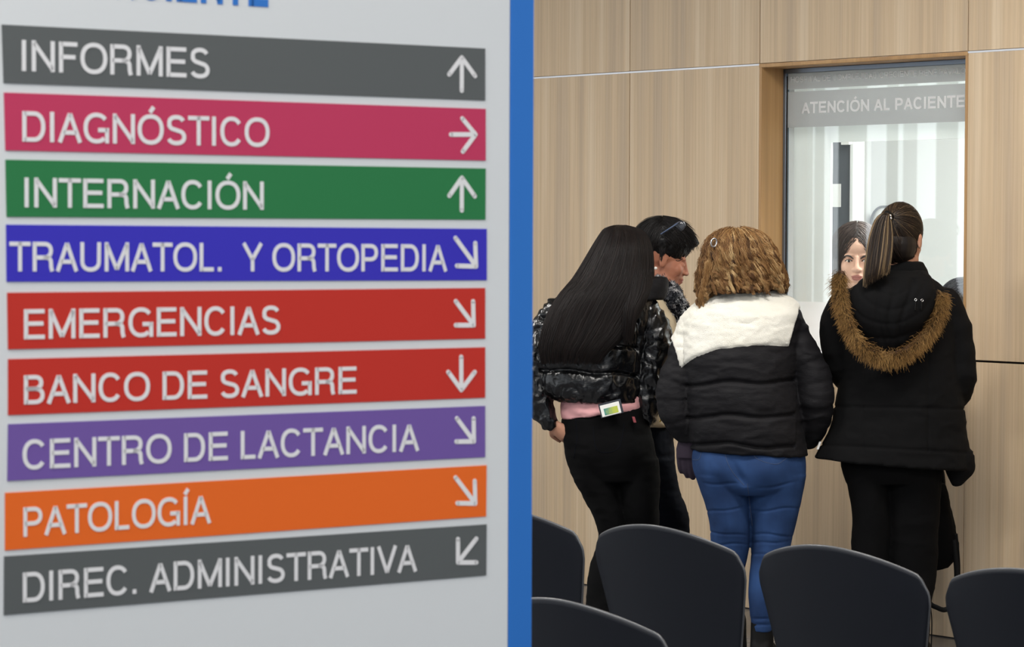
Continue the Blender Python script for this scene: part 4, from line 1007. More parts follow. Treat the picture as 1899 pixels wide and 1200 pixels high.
    f_ = sub('fur_trim', P, .0009, .0002, M['fur'], p, np.clip(RNG.normal(.4, .3, n)+.55*vnoise(root*42), 0, 1), 'brown fur trim round the hood'); f_['kind'] = 'stuff'
    s = Sculpt(); s.tube([(P3(K[i, 0], K[i, 1], dep[i]+.01), .016) for i in range(0, 200, 12)], seg=14, n=80); part('fur_backing', s.raw('fur_backing'), M['hair_under'], p)
    for (x, y) in ((1698, 556), (1710, 557)):
        o = surf_line(hd_, [(x-2.2, y), (x, y-2.5), (x+2.2, y), (x, y+2.5), (x-2.2, y)], .0011, 'snap_ring', M['silver'], None, .002, 'small metal snap ring')
        if o: pimp(o, p)
    for x in (1698, 1709):
        o = surf_line(hd_, [(x, 560), (x-1, 575)], .003, 'strap_tab', M['boot'], None, .002)
        if o: pimp(o, p)
    bm = bmesh.new(); c_ = P3(1519, 826, Y-.03); obox(bm, c_, Vector((1, 0, 0)), Vector((0, 1, 0)), Vector((.35, 0, 1)).normalized(), -.004, .004, -.002, .01, -.016, .014); bevel(bm, .001, 1)
    part('care_tag', bm2me(bm, 'care_tag'), M['paper'], p, 'small white tag at the coat side')
    # hair: scalp swept up to the tie, and the ponytail
    tie = P3(1650, 402, Y-.1); cH = P3(1669, 427, Y+.0); rH = (.079, .107, .1)
    s = Sculpt(); s.ell(cH, rH, Mo); s.ell(P3(1666, 452, Y-.02), (.068, .086, .082))
    hb = part('hair', s.remesh('hair', .005, 3), M['hair_pony'], p, 'brown hair tied up')
    loc = Mo.transposed()@(tie-cH); te = np.array([loc.x/rH[0], loc.y/rH[1], loc.z/rH[2]])
    N_ = 3000; st = rdir(N_, lambda q: (q[:, 1] < .85) & (q[:, 2] > -.75)); 
    A_ = ell_hair(cH, rH, Mo, st, te+RNG.normal(0, .05, (N_, 3)), 12, (.012, .02), .0012)
    st2 = rdir(900, lambda q: (q[:, 1] < .2) & (q[:, 2] > -.95) & (q[:, 2] < .85)); en2 = np.tile(np.array([[-.35, -.8, .9]]), (900, 1))+RNG.normal(0, .08, (900, 3))
    A2_ = ell_hair(P3(1666, 452, Y-.02), (.069, .087, .083), Mo, st2, en2, 12, (.01, .02), .001)
    A_ = np.concatenate([A_, A2_]); tn_ = np.clip(np.concatenate([RNG.normal(.3, .22, N_)+.5*(vnoise(st*9) > .42), RNG.normal(.24, .2, 900)]), 0, 1)
    o = tubes(A_, .0009, .0006, 'strands', M['hair_pony'], None, tn_); o['kind'] = 'stuff'; o.parent = hb; o.matrix_parent_inverse = (p.matrix_world@hb.matrix_parent_inverse).inverted()
    N_ = 1500; q = RNG.random(N_); r2 = RNG.random(N_); K = 14
    GA = crom([list(P3(x, y, yy)) for x, y, yy in ((1650, 403, Y-.1), (1636, 396, Y-.125), (1622, 412, Y-.135), (1612, 445, Y-.15), (1606, 485, Y-.18), (1603, 512, Y-.2), (1602, 534, Y-.21))], K)
    GB = crom([list(P3(x, y, yy)) for x, y, yy in ((1652, 404, Y-.1), (1648, 398, Y-.13), (1650, 415, Y-.14), (1652, 440, Y-.16), (1650, 470, Y-.19), (1647, 492, Y-.21), (1645, 508, Y-.22))], K)
    P = GA[None]*(1-q)[:, None, None]+GB[None]*q[:, None, None]; bul = np.sin(np.linspace(.25, 1, K)*math.pi)**.5
    P[:, :, 1] += ((r2-.5)*.055)[:, None]*bul[None]-.02*(4*q*(1-q))[:, None]*bul[None]
    P += RNG.normal(0, .0035, (N_, 1, 3))*np.linspace(.1, 1, K)[None, :, None]
    # uneven tips
    cut = .72+.28*RNG.random(N_)**.6; tt = np.linspace(0, 1, K)
    P = np.stack([np.stack([np.interp(tt*c_, tt, P[i, :, k]) for k in range(3)], 1) for i, c_ in enumerate(cut)])
    tn = np.clip(RNG.normal(.35, .2, N_)+.75*(vnoise(np.stack([q*22, r2*3, q*0], 1), 5) > .3), 0, 1)
    o = sub('ponytail', P, .0013, .0004, M['hair_pony'], p, tn, 'long ponytail with blonde streaks'); o['kind'] = 'stuff'
    s = Sculpt(); s.tube([(tie+Vector((0, .01, .0)), .017), (tie+Vector((-.012, -.02, .006)), .016)], seg=14); part('hair_tie', s.raw('hair_tie'), M['boot'], p)
    for (x, y) in ((1650, 400), (1651, 405)):
        s = Sculpt(); s.ell(P3(x+1, y, Y-.158), (.0052,)*3, seg=12); part('hair_bead', s.raw('hair_bead'), M['silver'], p, 'small silver bead on the hair tie')
    return p
parka = woman_parka()

# ---- woman in the glossy cropped puffer
def woman_puffer():
    Y = 10.05; lab = 'person from behind with long straight dark hair and glossy black cropped puffer jacket'
    Mo = orient((.45, .85, -.2)); hc = P3(1163, 478, Y)
    la = (P3(1030, 585, Y), P3(990, 700, Y), P3(1020, 783, Y-.03)); ra = (P3(1190, 590, Y), P3(1205, 690, Y), P3(1186, 765, Y-.0))
    legs = [(P3(1100, 850, Y), P3(1140, 1000, Y+.02), P3(1108, 1180, Y-.04), P3(1104, 1205, Y+.1)), (P3(1170, 850, Y), P3(1190, 1000, Y+.03), P3(1185, 1185, Y+.02), P3(1196, 1205, Y+.16))]
    me, L = body('person', hc, Mo, .97, P3(1140, 560, Y), (P3(1112, 620, Y), .175, (1, 0, 0)), (P3(1118, 790, Y), .145), (la, ra), legs, M['skin'],
                 (((.75, .1, -.6), (-.5, -.8, -.3), 1, .95, .25), ((-.3, .1, -1), (.4, -.8, .1), -1, .95, .25)), voxel=.0055, hd=.09)
    p = person(me, (P3(1140, 1000, Y).x, Y, 0), lab)
    s = Sculpt()
    s.rings([rg((1041, 776), (1196, 752), Y, .12), rr(800, 1042, 1208, Y, .128), rr(830, 1046, 1214, Y, .135), rr(862, 1053, 1220, Y, .13), rr(890, 1064, 1222, Y, .11)], seg=40, n=24)
    s.rings([rr(850, 1052, 1140, Y, .11), rr(890, 1064, 1146, Y, .105), rr(925, 1083, 1152, Y, .095), rr(962, 1102, 1160, Y, .085), rr(992, 1110, 1164, Y+.01, .078), rr(1020, 1103, 1160, Y+.01, .072), rr(1060, 1092, 1152, Y, .07), rr(1115, 1087, 1140, Y-.02, .06), rr(1200, 1086, 1128, Y-.04, .05)], n=50)
    s.rings([rr(850, 1136, 1221, Y, .11), rr(890, 1142, 1224, Y, .105), rr(940, 1150, 1222, Y, .095), rr(990, 1158, 1222, Y+.02, .08), rr(1060, 1162, 1216, Y+.02, .07), rr(1200, 1168, 1206, Y+.02, .05)], n=40)
    def dt(V, N):
        px = projnp(V); D = folds(.005, (8, 8, 20), 16)(V, N)
        for cx_ in (1092, 1168): D[:, 1] -= .022*np.exp(-(((px[:, 0]-cx_)/30)**2+((px[:, 1]-835)/32)**2))*(V[:, 1] < Y)
        return D
    tm = s.remesh('trousers', .006, 4, dt); to = part('trousers', tm, M['blackpants'], p, 'tight black trousers')
    for ln in ([(1100, 790), (1108, 835), (1146, 832), (1158, 784)], [(1067, 776), (1070, 810), (1064, 850)]):
        o = surf_line(tm, ln, .0009, 'stitching', M['navy'], None)
        if o: o.parent = to; o.matrix_parent_inverse = (p.matrix_world@to.matrix_parent_inverse).inverted()
    for lg in legs:
        an, toe = Vector(lg[2]), Vector(lg[3]); s = Sculpt(); flat_foot(s, (an.x, an.y, 0), (toe.x, toe.y+.03, 0)); s.tube([(Vector((an.x, an.y, .05)), .042), (Vector((an.x, an.y, .12)), .041)], seg=18)
        part('boot', s.remesh('boot', .005, 3), M['boot'], p)
    s = Sculpt(); s.rings([rg((1040, 715), (1186, 715), Y, .128), rg((1040, 745), (1190, 740), Y, .13), rg((1040, 765), (1192, 750), Y, .131), rg((1041, 777), (1192, 757), Y, .13)], seg=40)
    pk = s.remesh('jumper', .006, 4, folds(.006, (14, 14, 30), 4)); part('jumper', pk, M['pink'], p, 'pink knit hem showing under the jacket')
    sm = lambda k, dp: (lambda t: 1-dp*math.exp(-((((t*k) % 1)-.5)/.1)**2)+.03*math.sin(t*k*6.28-1.5))
    s = Sculpt()
    s.rings([rr(528, 1120, 1222, Y, .07), rr(545, 1060, 1215, Y, .1), rr(562, 1020, 1214, Y, .125), rr(600, 1004, 1210, Y, .145), rr(650, 999, 1196, Y, .15), rr(700, 1001, 1190, Y, .152), rr(728, 1006, 1190, Y, .15), rg((1030, 742), (1188, 745), Y, .136)], seg=44, n=50)
    s.tube([(P3(1032, 575, Y), .05), (P3(1008, 625, Y), .062), (P3(993, 680, Y), .064), (P3(994, 725, Y-.01), .058), (P3(1006, 760, Y-.02), .048), (P3(1017, 781, Y-.03), .036)], n=60, seg=26, mod=sm(5, .08))
    s.tube([(P3(1190, 568, Y-.01), .054), (P3(1211, 605, Y-.01), .063), (P3(1215, 640, Y-.01), .063), (P3(1209, 675, Y-.01), .06), (P3(1204, 708, Y-.01), .06), (P3(1201, 740, Y-.01), .058), (P3(1197, 768, Y-.01), .048)], n=60, seg=26, mod=sm(5, .09))
    def dq(V, N):
        px = projnp(V); n1 = fbm(V*np.array((24, 16, 15))+fbm(V*9, 3, 2)[:, None]*1.2, 31, 3); D = N*(.011*(0.4-np.abs(n1)))[:, None]
        tor = (px[:, 0] > 1002) & (px[:, 0] < 1184)
        for (y0, sl) in ((590, .03), (643, .02), (690, .06)):
            g = np.exp(-((px[:, 1]-y0-(px[:, 0]-1090)*sl-2*np.sin(px[:, 0]*.07))/3.0)**2)*tor; D -= N*(g*.017)[:, None]
        for y0 in (617, 667, 715):
            D += N*(np.exp(-((px[:, 1]-y0-(px[:, 0]-1090)*.04)/20)**2)*tor*.008)[:, None]
        D[:, 1] += .012*np.exp(-(((px[:, 0]-1180)/4)**2))*(px[:, 1] > 590)*(V[:, 1] < Y)   # armhole crease
        return D
    jk = s.remesh('jacket', .0055, 3, dq); part('jacket', jk, M['puffer'], p, 'glossy black cropped puffer jacket')
    s = Sculpt(); s.rings([rg((1150, 556), (1232, 556), Y-.0, .085), rg((1160, 540), (1238, 540), Y, .08), rg((1172, 522), (1240, 520), Y, .07), rg((1180, 512), (1236, 514), Y, .06)], n=24)
    part('collar', s.remesh('collar', .006, 3, folds(.004, (20, 20, 40), 9)), M['matte_puffer'], p, 'black standing collar')
    # hair
    R = [rr(418, 1140, 1160, Y, .02), rr(424, 1122, 1182, Y-.01, .06), rr(434, 1113, 1198, Y-.01, .09), rr(458, 1098, 1208, Y-.02, .115), rr(482, 1084, 1211, Y-.03, .12), rr(518, 1062, 1211, Y-.05, .12), rr(546, 1038, 1202, Y-.09, .10), rr(582, 1016, 1186, Y-.12, .075), rr(620, 1004, 1160, Y-.14, .06), rr(650, 1000, 1130, Y-.145, .055), rr(674, 1006, 1112, Y-.145, .045)]
    s = Sculpt(); s.rings([r[:3]+[q*.94 for q in r[3:]] for r in R[:-2]]+[rr(636, 1014, 1130, Y-.14, .03)], seg=40, n=50)
    hb = part('hair', s.remesh('hair', .006, 4, folds(.006, (40, 40, 4), 3)), M['hair_black'], p, 'long straight dark hair')
    A_ = loft_hair(R, 3600, 20, (0, .25), (.84, 1.03), (math.pi*.92, math.pi*2.08), .0022, .975)
    R3 = [rr(500, 1160, 1211, Y-.08, .07), rr(540, 1158, 1203, Y-.12, .06), rr(575, 1154, 1184, Y-.16, .04), rr(610, 1154, 1176, Y-.17, .03), rr(640, 1158, 1170, Y-.17, .02)]
    B_ = loft_hair(R3, 420, 20, (0, .2), (.7, 1.0), (0, 2*math.pi), .002, 1.0)
    clump = np.concatenate([RNG.random(3600), RNG.random(420)])
    o = tubes(np.concatenate([A_, B_]), .0009, .0004, 'strands', M['hair_black'], None, clump); o['kind'] = 'stuff'; o.parent = hb; o.matrix_parent_inverse = (p.matrix_world@hb.matrix_parent_inverse).inverted()
    bm = bmesh.new(); c_ = P3(1176, 778, Y-.128); obox(bm, c_, Vector((1, 0, 0)), Vector((0, 1, 0)), Vector((-.3, 0, 1)).normalized(), -.005, .005, -.004, .012, -.012, .01); bevel(bm, .001, 1)
    part('pocket_tab', bm2me(bm, 'pocket_tab'), mat('dull red tab', (150, 70, 76), .8), p, 'small dull red fabric tab')
    return p, tm
puffer, tmesh = woman_puffer()
# clip-on badge card at her waistband
Yb = 9.885; bc = P3(1133, 758, Yb); badge = empty('badge', bc); tag(badge, 'white badge card with green print clipped at the pink hem', 'badge')
a_ = math.radians(14); bx = Vector((math.cos(a_), 0.05, math.sin(a_))).normalized(); bz = Vector((-math.sin(a_), 0, math.cos(a_))); by_ = bx.cross(bz).normalized()
if by_.y > 0: by_ = -by_
def bpart(name, x0, x1, z0, z1, d0, d1, m, label=None):
    bm = bmesh.new(); obox(bm, Vector((0, 0, 0)), bx, by_, bz, x0, x1, d0, d1, z0, z1); bevel(bm, .0012, 2); return link(name, bm2me(bm, name), m, badge, label)
bpart('badge_holder', -.0425, .0425, -.026, .027, -.006, -.0005, M['lens'], 'dark badge holder'); bpart('card', -.038, .034, -.0235, .02, -.001, .0012, M['paper'], 'white card')
gm = bpy.data.materials.new('teal to yellow green print'); gm.use_nodes = True; nt = gm.node_tree; b = nt.nodes['Principled BSDF']
tc = nt.nodes.new('ShaderNodeTexCoord'); sp_ = nt.nodes.new('ShaderNodeSeparateXYZ'); mr = nt.nodes.new('ShaderNodeMapRange'); mr.inputs[1].default_value = -.03; mr.inputs[2].default_value = .03
nz = nt.nodes.new('ShaderNodeTexNoise'); nz.inputs['Scale'].default_value = 120; ad = nt.nodes.new('ShaderNodeMath'); ad.operation = 'MULTIPLY_ADD'; ad.inputs[1].default_value = .6; 
rp = nt.nodes.new('ShaderNodeValToRGB'); e = rp.color_ramp.elements; e[0].color = lin((70, 140, 130))+(1,); e[1].color = lin((190, 200, 80))+(1,); e[0].position = .4; e[1].position = 1.1 if 0 else 1.0
nt.links.new(tc.outputs['Object'], sp_.inputs[0]); nt.links.new(sp_.outputs[0], mr.inputs[0]); nt.links.new(tc.outputs['Object'], nz.inputs['Vector']); nt.links.new(nz.outputs['Fac'], ad.inputs[0]); nt.links.new(mr.outputs[0], ad.inputs[2]); nt.links.new(ad.outputs[0], rp.inputs[0]); nt.links.new(rp.outputs[0], b.inputs['Base Color'])
bpart('print', -.027, .025, -.019, .006, .0005, .0017, gm, 'teal and yellow green print')

# ---- woman in profile with short black hair, scarf and sunglasses on her head
def woman_profile():
    Y = 10.5; k = 1.0
    lab = 'person in profile with short black hair, sunglasses on head, grey scarf and beige coat'
    Mo = orient((.93, .12, -.24)); hc = P3(1228, 481, Y)
    la = (P3(1170, 590, Y+.08), P3(1180, 690, Y+.12), P3(1228, 740, Y+.16)); ra = (P3(1205, 600, Y-.1), P3(1205, 690, Y-.12), P3(1232, 745, Y-.05))
    legs = [(P3(1205, 860, Y-.05), P3(1232, 1010, Y-.02), P3(1222, 1150, Y-.02), P3(1250, 1165, Y+.0)), (P3(1200, 860, Y+.07), P3(1220, 1010, Y+.1), P3(1205, 1150, Y+.1), P3(1235, 1165, Y+.14))]
    me, L = body('person', hc, Mo, k, P3(1212, 552, Y), (P3(1200, 620, Y), .16, (.35, 1, 0)), (P3(1200, 790, Y), .15), (la, ra), legs, M['skin2'],
                 (((.8, .2, -.3), (0, -.3, 1), 1, .95, .5), ((.8, .2, -.3), (0, -.3, 1), -1, .95, .5)), voxel=.0042, hd=.1)
    p = person(me, (P3(1205, 1000, Y).x, Y, 0), lab)
    s = Sculpt()
    s.rings([rr(760, 1150, 1246, Y, .14), rr(830, 1148, 1250, Y, .15), rr(880, 1152, 1254, Y, .13)], n=14)
    s.rings([rr(850, 1160, 1252, Y-.06, .085), rr(905, 1170, 1259, Y-.05, .08), rr(948, 1185, 1275, Y-.04, .078), rr(985, 1198, 1279, Y-.03, .07), rr(1010, 1200, 1274, Y-.02, .065), rr(1060, 1196, 1256, Y-.02, .06), rr(1165, 1200, 1240, Y-.02, .045)], n=40)
    s.rings([rr(850, 1155, 1240, Y+.07, .085), rr(940, 1165, 1250, Y+.08, .08), rr(1010, 1185, 1250, Y+.1, .065), rr(1060, 1182, 1240, Y+.1, .06), rr(1165, 1184, 1226, Y+.1, .045)], n=40)
    part('trousers', s.remesh('trousers', .006, 4, folds(.005, (10, 10, 22), 26)), M['navy'], p, 'dark navy jeans')
    for lg in legs:
        an, toe = Vector(lg[2]), Vector(lg[3]); s = Sculpt(); flat_foot(s, (an.x, an.y, 0), (an.x+.13, an.y+.04, 0)); s.tube([(Vector((an.x, an.y, .05)), .042), (Vector((an.x, an.y, .12)), .041)], seg=18)
        part('boot', s.remesh('boot', .005, 3), M['boot'], p)
    s = Sculpt()
    s.rings([rr(540, 1180, 1236, Y, .09), rr(560, 1160, 1246, Y, .14), rr(600, 1150, 1262, Y, .17), rr(660, 1150, 1262, Y, .17), rr(720, 1150, 1256, Y, .165), rr(788, 1146, 1250, Y, .165)], seg=36, n=40)
    for A in (la, ra): s.tube([(A[0], .055), (Vector(A[0]).lerp(Vector(A[1]), .5), .056), (A[1], .052), (A[2], .042)], seg=22)
    part('coat', s.remesh('coat', .006, 4, folds(.007, (12, 12, 12), 27)), M['beige'], p, 'beige coat')
    # scarf wound round the neck: dense fluffy yarn over a body
    s = Sculpt(); s.rings([rr(513, 1205, 1232, Y-.01, .06), rr(530, 1202, 1251, Y-.01, .085), rr(552, 1206, 1264, Y-.01, .1), rr(575, 1222, 1276, Y-.02, .08), rr(600, 1240, 1281, Y-.03, .06), rr(622, 1252, 1276, Y-.03, .035)], seg=30, n=30)
    sm_ = s.remesh('scarf', .006, 3, folds(.014, (30, 30, 34), 14)); so = part('scarf', sm_, M['scarf'], p, 'fluffy grey and white scarf')
    V, N = getVN(sm_); n = 4200; ix = RNG.integers(0, len(V), n); V = V[ix]; N = N[ix]; tt = np.linspace(0, 1, 6)
    tw = RNG.normal(0, 1, (n, 3)); cl = vnoise(V*85, 9); d = N*.008+tw*.004
    P = V[:, None]+d[:, None]*tt[None, :, None]+np.cross(N, tw)[:, None]*.006*np.sin(tt*5)[None, :, None]
    o = tubes(P, .0016, .0007, 'yarn', M['scarf'], None, np.clip(.5+cl*.9+RNG.normal(0, .12, n), 0, 1)); o['kind'] = 'stuff'; o.parent = so; o.matrix_parent_inverse = (p.matrix_world@so.matrix_parent_inverse).inverted()
    # hair
    cH = P3(1232, 446, Y); rH = (.09, .112, .092); MH = orient((.95, .1, -.22))
    s = Sculpt(); s.ell(cH, rH, MH); s.ell(P3(1265, 443, Y-.0), (.05, .07, .03), orient((.9, .1, -.25))); s.ell(P3(1202, 462, Y), (.045, .07, .06))
    hb = part('hair', s.remesh('hair', .005, 4, folds(.006, (50, 50, 50), 3)), M['hair_short'], p, 'short black hair')
    N_ = 2600; st = rdir(N_, lambda q: (q[:, 2] > .1) & (q[:, 1] < .8)); en = st*np.array([1.3, 1, 1])+np.array([0, .75, -.45])+RNG.normal(0, .18, (N_, 3))
    back_ = st[:, 1] < -.25; en[back_] = st[back_]+np.array([0, -.2, -1.0])
    A_ = ell_hair(cH, rH, MH, st, en, 9, (.02, .1), .006)
    o = tubes(A_, .001, .0003, 'strands', M['hair_short'], None); o['kind'] = 'stuff'; o.parent = hb; o.matrix_parent_inverse = (p.matrix_world@hb.matrix_parent_inverse).inverted()
    # fringe tuft and sideburn
    N_ = 420; a0 = np.array([P3(1245+14*q, 422+10*q, Y-.07+.1*r) for q, r in RNG.random((N_, 2))]); b0 = np.array([P3(1280+14*q, 440+14*r, Y-.05+.08*r2) for q, r, r2 in RNG.random((N_, 3))])
    tt = np.linspace(0, 1, 8)[None, :, None]; P = a0[:, None]*(1-tt)+b0[:, None]*tt+np.array([0, -.01, .02])*np.sin(tt*math.pi)+RNG.normal(0, .003, (N_, 1, 3))*tt
    a1 = np.array([P3(1220+15*q, 450+5*q, Y-.085) for q in RNG.random(300)]); b1 = np.array([P3(1225+8*q, 470+18*r*(1-q), Y-.08) for q, r in RNG.random((300, 2))])
    Q = a1[:, None]*(1-tt)+b1[:, None]*tt+RNG.normal(0, .002, (300, 1, 3))*tt
    o = tubes(np.concatenate([P, Q]), .0011, .0003, 'fringe', M['hair_short'], None); o['kind'] = 'stuff'; o.parent = hb; o.matrix_parent_inverse = (p.matrix_world@hb.matrix_parent_inverse).inverted()
    # lowered lids, brow, mouth line
    bmesh_ = me.copy(); bmesh_.transform(Matrix.Translation(p.location))
    for (ln, r_) in (([(1253, 482.5), (1257, 484), (1262, 482.5), (1266, 479.5)], .0016), ([(1256, 467), (1262, 464.5), (1269, 466)], .0018), ([(1250.5, 513.5), (1254, 511), (1258.5, 509)], .0009)):
        seamline(bmesh_, ln, r_, 'brow' if r_ > .001 else 'mouth_line', M['brow'] if r_ > .001 else M['lip'], p, .0004)
    bpy.data.meshes.remove(bmesh_)
    s = Sculpt(); s.ell(P3(1216, 497.5, Y-.088), (.0062,)*3, seg=14); part('earring', s.raw('earring'), M['pearl'], p, 'pearl earring')
    # sunglasses pushed up on the hair
    g = empty('sunglasses', P3(1250, 425, Y-.1)); tag(g, 'sunglasses with steel blue temple pushed up on short black hair', 'sunglasses')
    s = Sculpt(); s.tube([(P3(1226, 434, Y-.112), .0028), (P3(1240, 425, Y-.118), .003), (P3(1255, 415, Y-.108), .0035)], seg=10, flat=None); pimp(link('temple', s.raw('temple'), M['steelblue']), g)
    s = Sculpt(); s.tube([(P3(1232, 428, Y+.11), .0028), (P3(1245, 420, Y+.115), .003), (P3(1257, 413, Y+.1), .0035)], seg=10); pimp(link('temple', s.raw('temple'), M['steelblue']), g)
    for yy in (Y-.068, Y+.04):
        s = Sculpt(); s.ell(P3(1259, 421, yy), (.0035, .03, .02), orient((.8, -.2 if yy < Y else .2, .55))); pimp(link('lens', s.raw('lens'), M['lens']), g)
    s = Sculpt(); s.tube([(P3(1256, 414, Y-.105), .003), (P3(1262, 411, Y-.01), .003), (P3(1258, 411, Y+.1), .003)], seg=8); pimp(link('bridge', s.raw('bridge'), M['steelblue']), g)
    s = Sculpt(); s.tube([(P3(1224, 782, Y-.19), .0025), (P3(1227, 775, Y-.19), .0035)], seg=8); part('zip_pull', s.raw('zip_pull'), M['gold'], p, 'small gold zip pull')
woman_profile()

# ---- receptionist and a colleague behind the glass
def clerk(hx, hy, Y, fwd, hk, hairm, label, eyes=True, blouse=(74, 84, 78)):
    Mo = orient(fwd); hc = P3(hx, hy, Y); f = Vector((-WN.x, -WN.y, 0))
    neck = hc+Vector((0.02, .05, -.15)); chest = Vector((neck.x+.06, neck.y+.14, .98)); hips = Vector((neck.x+.22, neck.y+.28, .58))
    side = WD.copy()
    kn = [hips+side*q*.1-f*.36+Vector((0, 0, -.08)) for q in (-1, 1)]
    la = (chest-side*.17+Z3*.12, chest-side*.2-Z3*.08, chest-side*.12-f*.16-Z3*.185); ra = (chest+side*.17+Z3*.12, chest+side*.2-Z3*.08, chest+side*.12-f*.16-Z3*.185)
    legs = [(hips+side*q*.09, k_, Vector((k_.x, k_.y, .09)), Vector((k_.x-f.x*.12, k_.y-f.y*.12, .03))) for q, k_ in zip((-1, 1), kn)]
    me, L = body('person', hc, Mo, hk, neck, (chest, .17, side), (hips, .16), (la, ra), legs, M['skin3'], ((-f, (0, 0, 1), 1, .95, .2), (-f, (0, 0, 1), -1, .95, .2)), voxel=.0045 if eyes else .007)
    p = person(me, (hips.x, hips.y, 0), label)
    if eyes:
        bm_ = me.copy(); bm_.transform(Matrix.Translation(p.location))
        for q in (-1, 1):
            s = Sculpt(); s.ell(L(q*.031, .0795, -.001), (.0095*hk, .009*hk, .0058*hk), Mo, seg=16); part('eye', s.raw('eye'), M['eye'], p)
            s = Sculpt(); s.ell(L(q*.031-.001, .0855, -.0012), (.0052*hk, .0042*hk, .0052*hk), Mo, seg=14); part('iris', s.raw('iris'), M['iris'], p)
            a = [L(q*(.031+d), .084-abs(d)*.25, .0035-abs(d)**2*30) for d in (-.013, -.006, 0, .006, .013)]
            s = Sculpt(); s.tube([(v, .0019*hk) for v in a], seg=8); part('eyelashes', s.raw('eyelashes'), M['brow'], p)
            a = [L(q*(.031+d), .0925-abs(d+.004)*.45, .0195-(d-.004)**2*26) for d in (-.017, -.008, 0, .009, .018)]
            s = Sculpt(); s.tube([(a[0], .002), (a[1], .0034), (a[2], .0034), (a[3], .003), (a[4], .0016)], seg=8); part('eyebrow', s.raw('eyebrow'), M['brow'], p)
        bpy.data.meshes.remove(bm_)
    bl = mat('grey green blouse' if eyes else 'charcoal blouse', blouse, .85)
    s = Sculpt(); ax = side; ay = Vector((-ax.y, ax.x, 0)); R = []
    for (q, a_, b_) in ((neck-Z3*.02, .065, .065), (neck.lerp(chest, .35), .15, .09), (chest, .172, .115), (chest.lerp(hips, .5), .155, .11), (hips+Z3*.0, .17, .13)): R.append(list(q)+list(ax*a_)+list(ay*b_))
    s.rings(R, n=30)
    for A in (la, ra): s.tube([(A[0], .054), (A[1], .045), (Vector(A[1]).lerp(Vector(A[2]), .8), .036)], seg=18)
    part('blouse', s.remesh('blouse', .008, 4, folds(.006, (12, 12, 12), 7)), bl, p)
    s = Sculpt()
    s.ell(hips, (.17, .17, .11))
    for lg in legs: s.tube([(lg[0], .085), (lg[1], .066), (lg[2], .05)], seg=18)
    part('trousers', s.remesh('trousers', .009, 4), M['blackpants'], p)
    for lg in legs:
        s = Sculpt(); an = Vector(lg[2]); to = Vector(lg[3]); flat_foot(s, (an.x, an.y, 0), (an.x-f.x*.14, an.y-f.y*.14, 0)); s.tube([(Vector((an.x, an.y, .05)), .042), (Vector((an.x, an.y, .1)), .041)], seg=14); part('shoe', s.remesh('shoe', .007, 3), M['boot'], p)
    # hair
    cH = L(0, -.022, .045); rH = (.088*hk, .107*hk, .09*hk)
    s = Sculpt(); s.ell(cH, rH, Mo)
    for q in (-1, 1): s.ell(L(q*.07, -.0, -.035), (.02*hk, .045*hk, .075*hk), Mo)
    s.ell(L(0, -.07, -.04), (.07*hk, .045*hk, .08*hk), Mo)
    hb = part('hair', s.remesh('hair', .006, 3, folds(.004, (50, 50, 50), 3)), hairm, p)
    N_ = 1500; st = rdir(N_, lambda q: (q[:, 2] > .25) & (np.abs(q[:, 0]) < .5)); en = st.copy(); en[:, 0] = np.sign(st[:, 0]+1e-6)*1.0; en[:, 2] = -.4-.8*RNG.random(N_); en[:, 1] = st[:, 1]*.8+.05
    A_ = ell_hair(cH, rH, Mo, st, en, 10, (.03, .06), .006)
    o = tubes(A_, .0011, .0004, 'strands', hairm, None); o['kind'] = 'stuff'; o.parent = hb; o.matrix_parent_inverse = (p.matrix_world@hb.matrix_parent_inverse).inverted()
    return p, hips, f
p5, h5, f5 = clerk(1589, 479, 11.22, (-.12, -.97, -.1), 1.1, M['hair_recep'], 'receptionist with dark brown hair looking out through the service window beside the ponytail')
p6, h6, f6 = clerk(1786, 582, 10.95, (.1, -.8, -.45), 1.0, M['hair_grey'], 'seated clerk with greying hair, only the crown showing at the right of the window', eyes=False, blouse=(60, 60, 66))
p5['category'] = 'person'
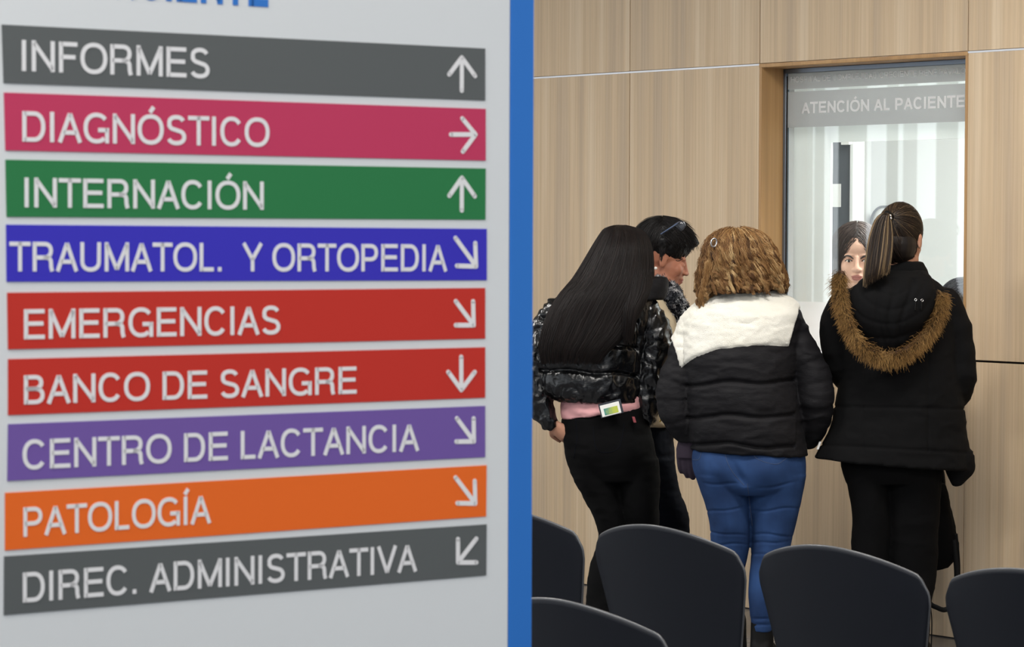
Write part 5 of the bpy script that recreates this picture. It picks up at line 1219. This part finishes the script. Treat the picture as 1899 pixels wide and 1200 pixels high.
def office_chair(h, f, lb):
    r = empty('office_chair', (h.x, h.y, 0)); tag(r, lb, 'chair', 'office chairs')
    s = Sculpt(); s.ell((0, 0, .44), (.21, .21, .035)); link('seat', s.raw('seat'), M['chair'], r)
    s = Sculpt(); s.tube([(Vector((0, 0, .41)), .025), (Vector((0, 0, .09)), .025)], seg=14); link('column', s.raw('column'), M['steel'], r)
    for k in range(5):
        a = k*2*math.pi/5; s = Sculpt(); s.tube([(Vector((0, 0, .09)), .018), (Vector((.22*math.cos(a), .22*math.sin(a), .04)), .014)], seg=10); link('leg', s.raw('leg'), M['steel'], r)
        s = Sculpt(); s.ell((.23*math.cos(a), .23*math.sin(a), .026), (.024, .024, .025), seg=12); link('caster', s.raw('caster'), M['steel'], r)
    b = Vector((f.x, f.y, 0))
    s = Sculpt(); s.ell(b*.27+Z3*.75, (.2, .025, .2), orient(-b)); link('backrest', s.raw('backrest'), M['chair'], r)
    s = Sculpt(); s.tube([(b*.05+Z3*.42, .014), (b*.27+Z3*.45, .014), (b*.29+Z3*.7, .014)], seg=10); link('back_post', s.raw('back_post'), M['steel'], r)
office_chair(h5+Vector((0, 0, 0)), f5, 'dark office chair under the receptionist behind the desk')
office_chair(h6, f6, 'dark office chair under the clerk with greying hair')

# ---- black rucksack hanging in front of the parka, with loose straps
Yk = 10.02; bgp = P3(1735, 985, Yk); bag = empty('rucksack', (bgp.x, bgp.y, 0)); tag(bag, 'black rucksack held low in front of the woman in the parka, straps hanging', 'bag')
s = Sculpt(); s.rings([rr(895, 1722, 1752, Yk, .05), rr(915, 1700, 1758, Yk, .08), rr(950, 1695, 1764, Yk, .09), rr(990, 1692, 1773, Yk, .095), rr(1025, 1694, 1777, Yk, .095), rg((1700, 1060), (1760, 1048), Yk, .07)], seg=30, n=30, ex=.8)
pimp(link('bag_body', s.remesh('bag_body', .006, 3, folds(.006, (14, 14, 14), 8)), M['blackpants']), bag)
def strap(name, pts, r, fl=None):
    s = Sculpt(); s.tube([(P3(*q), r) for q in pts], seg=12, n=50, flat=fl); me = s.raw(name); return pimp(link(name, me, M['boot']), bag)
strap('strap', [(1768, 1000, Yk-.08), (1774, 1060, Yk-.09), (1771, 1100, Yk-.09), (1766, 1122, Yk-.09), (1752, 1131, Yk-.09), (1738, 1127, Yk-.09), (1724, 1118, Yk-.08), (1712, 1090, Yk-.05), (1708, 1050, Yk-.04)], .0095, (Vector((.3, 1, 0)).normalized(), .3))
strap('strap', [(1772, 990, Yk-.07), (1777, 1050, Yk-.06), (1775, 1110, Yk-.05), (1772, 1180, Yk-.04)], .008, (Vector((.3, 1, 0)).normalized(), .3))
strap('cord', [(1722, 1050, Yk-.06), (1724, 1110, Yk-.1), (1728, 1150, Yk-.1), (1727, 1200, Yk-.1)], .0022)
strap('handle', [(1726, 900, Yk), (1732, 872, Yk), (1746, 872, Yk), (1750, 902, Yk)], .008)
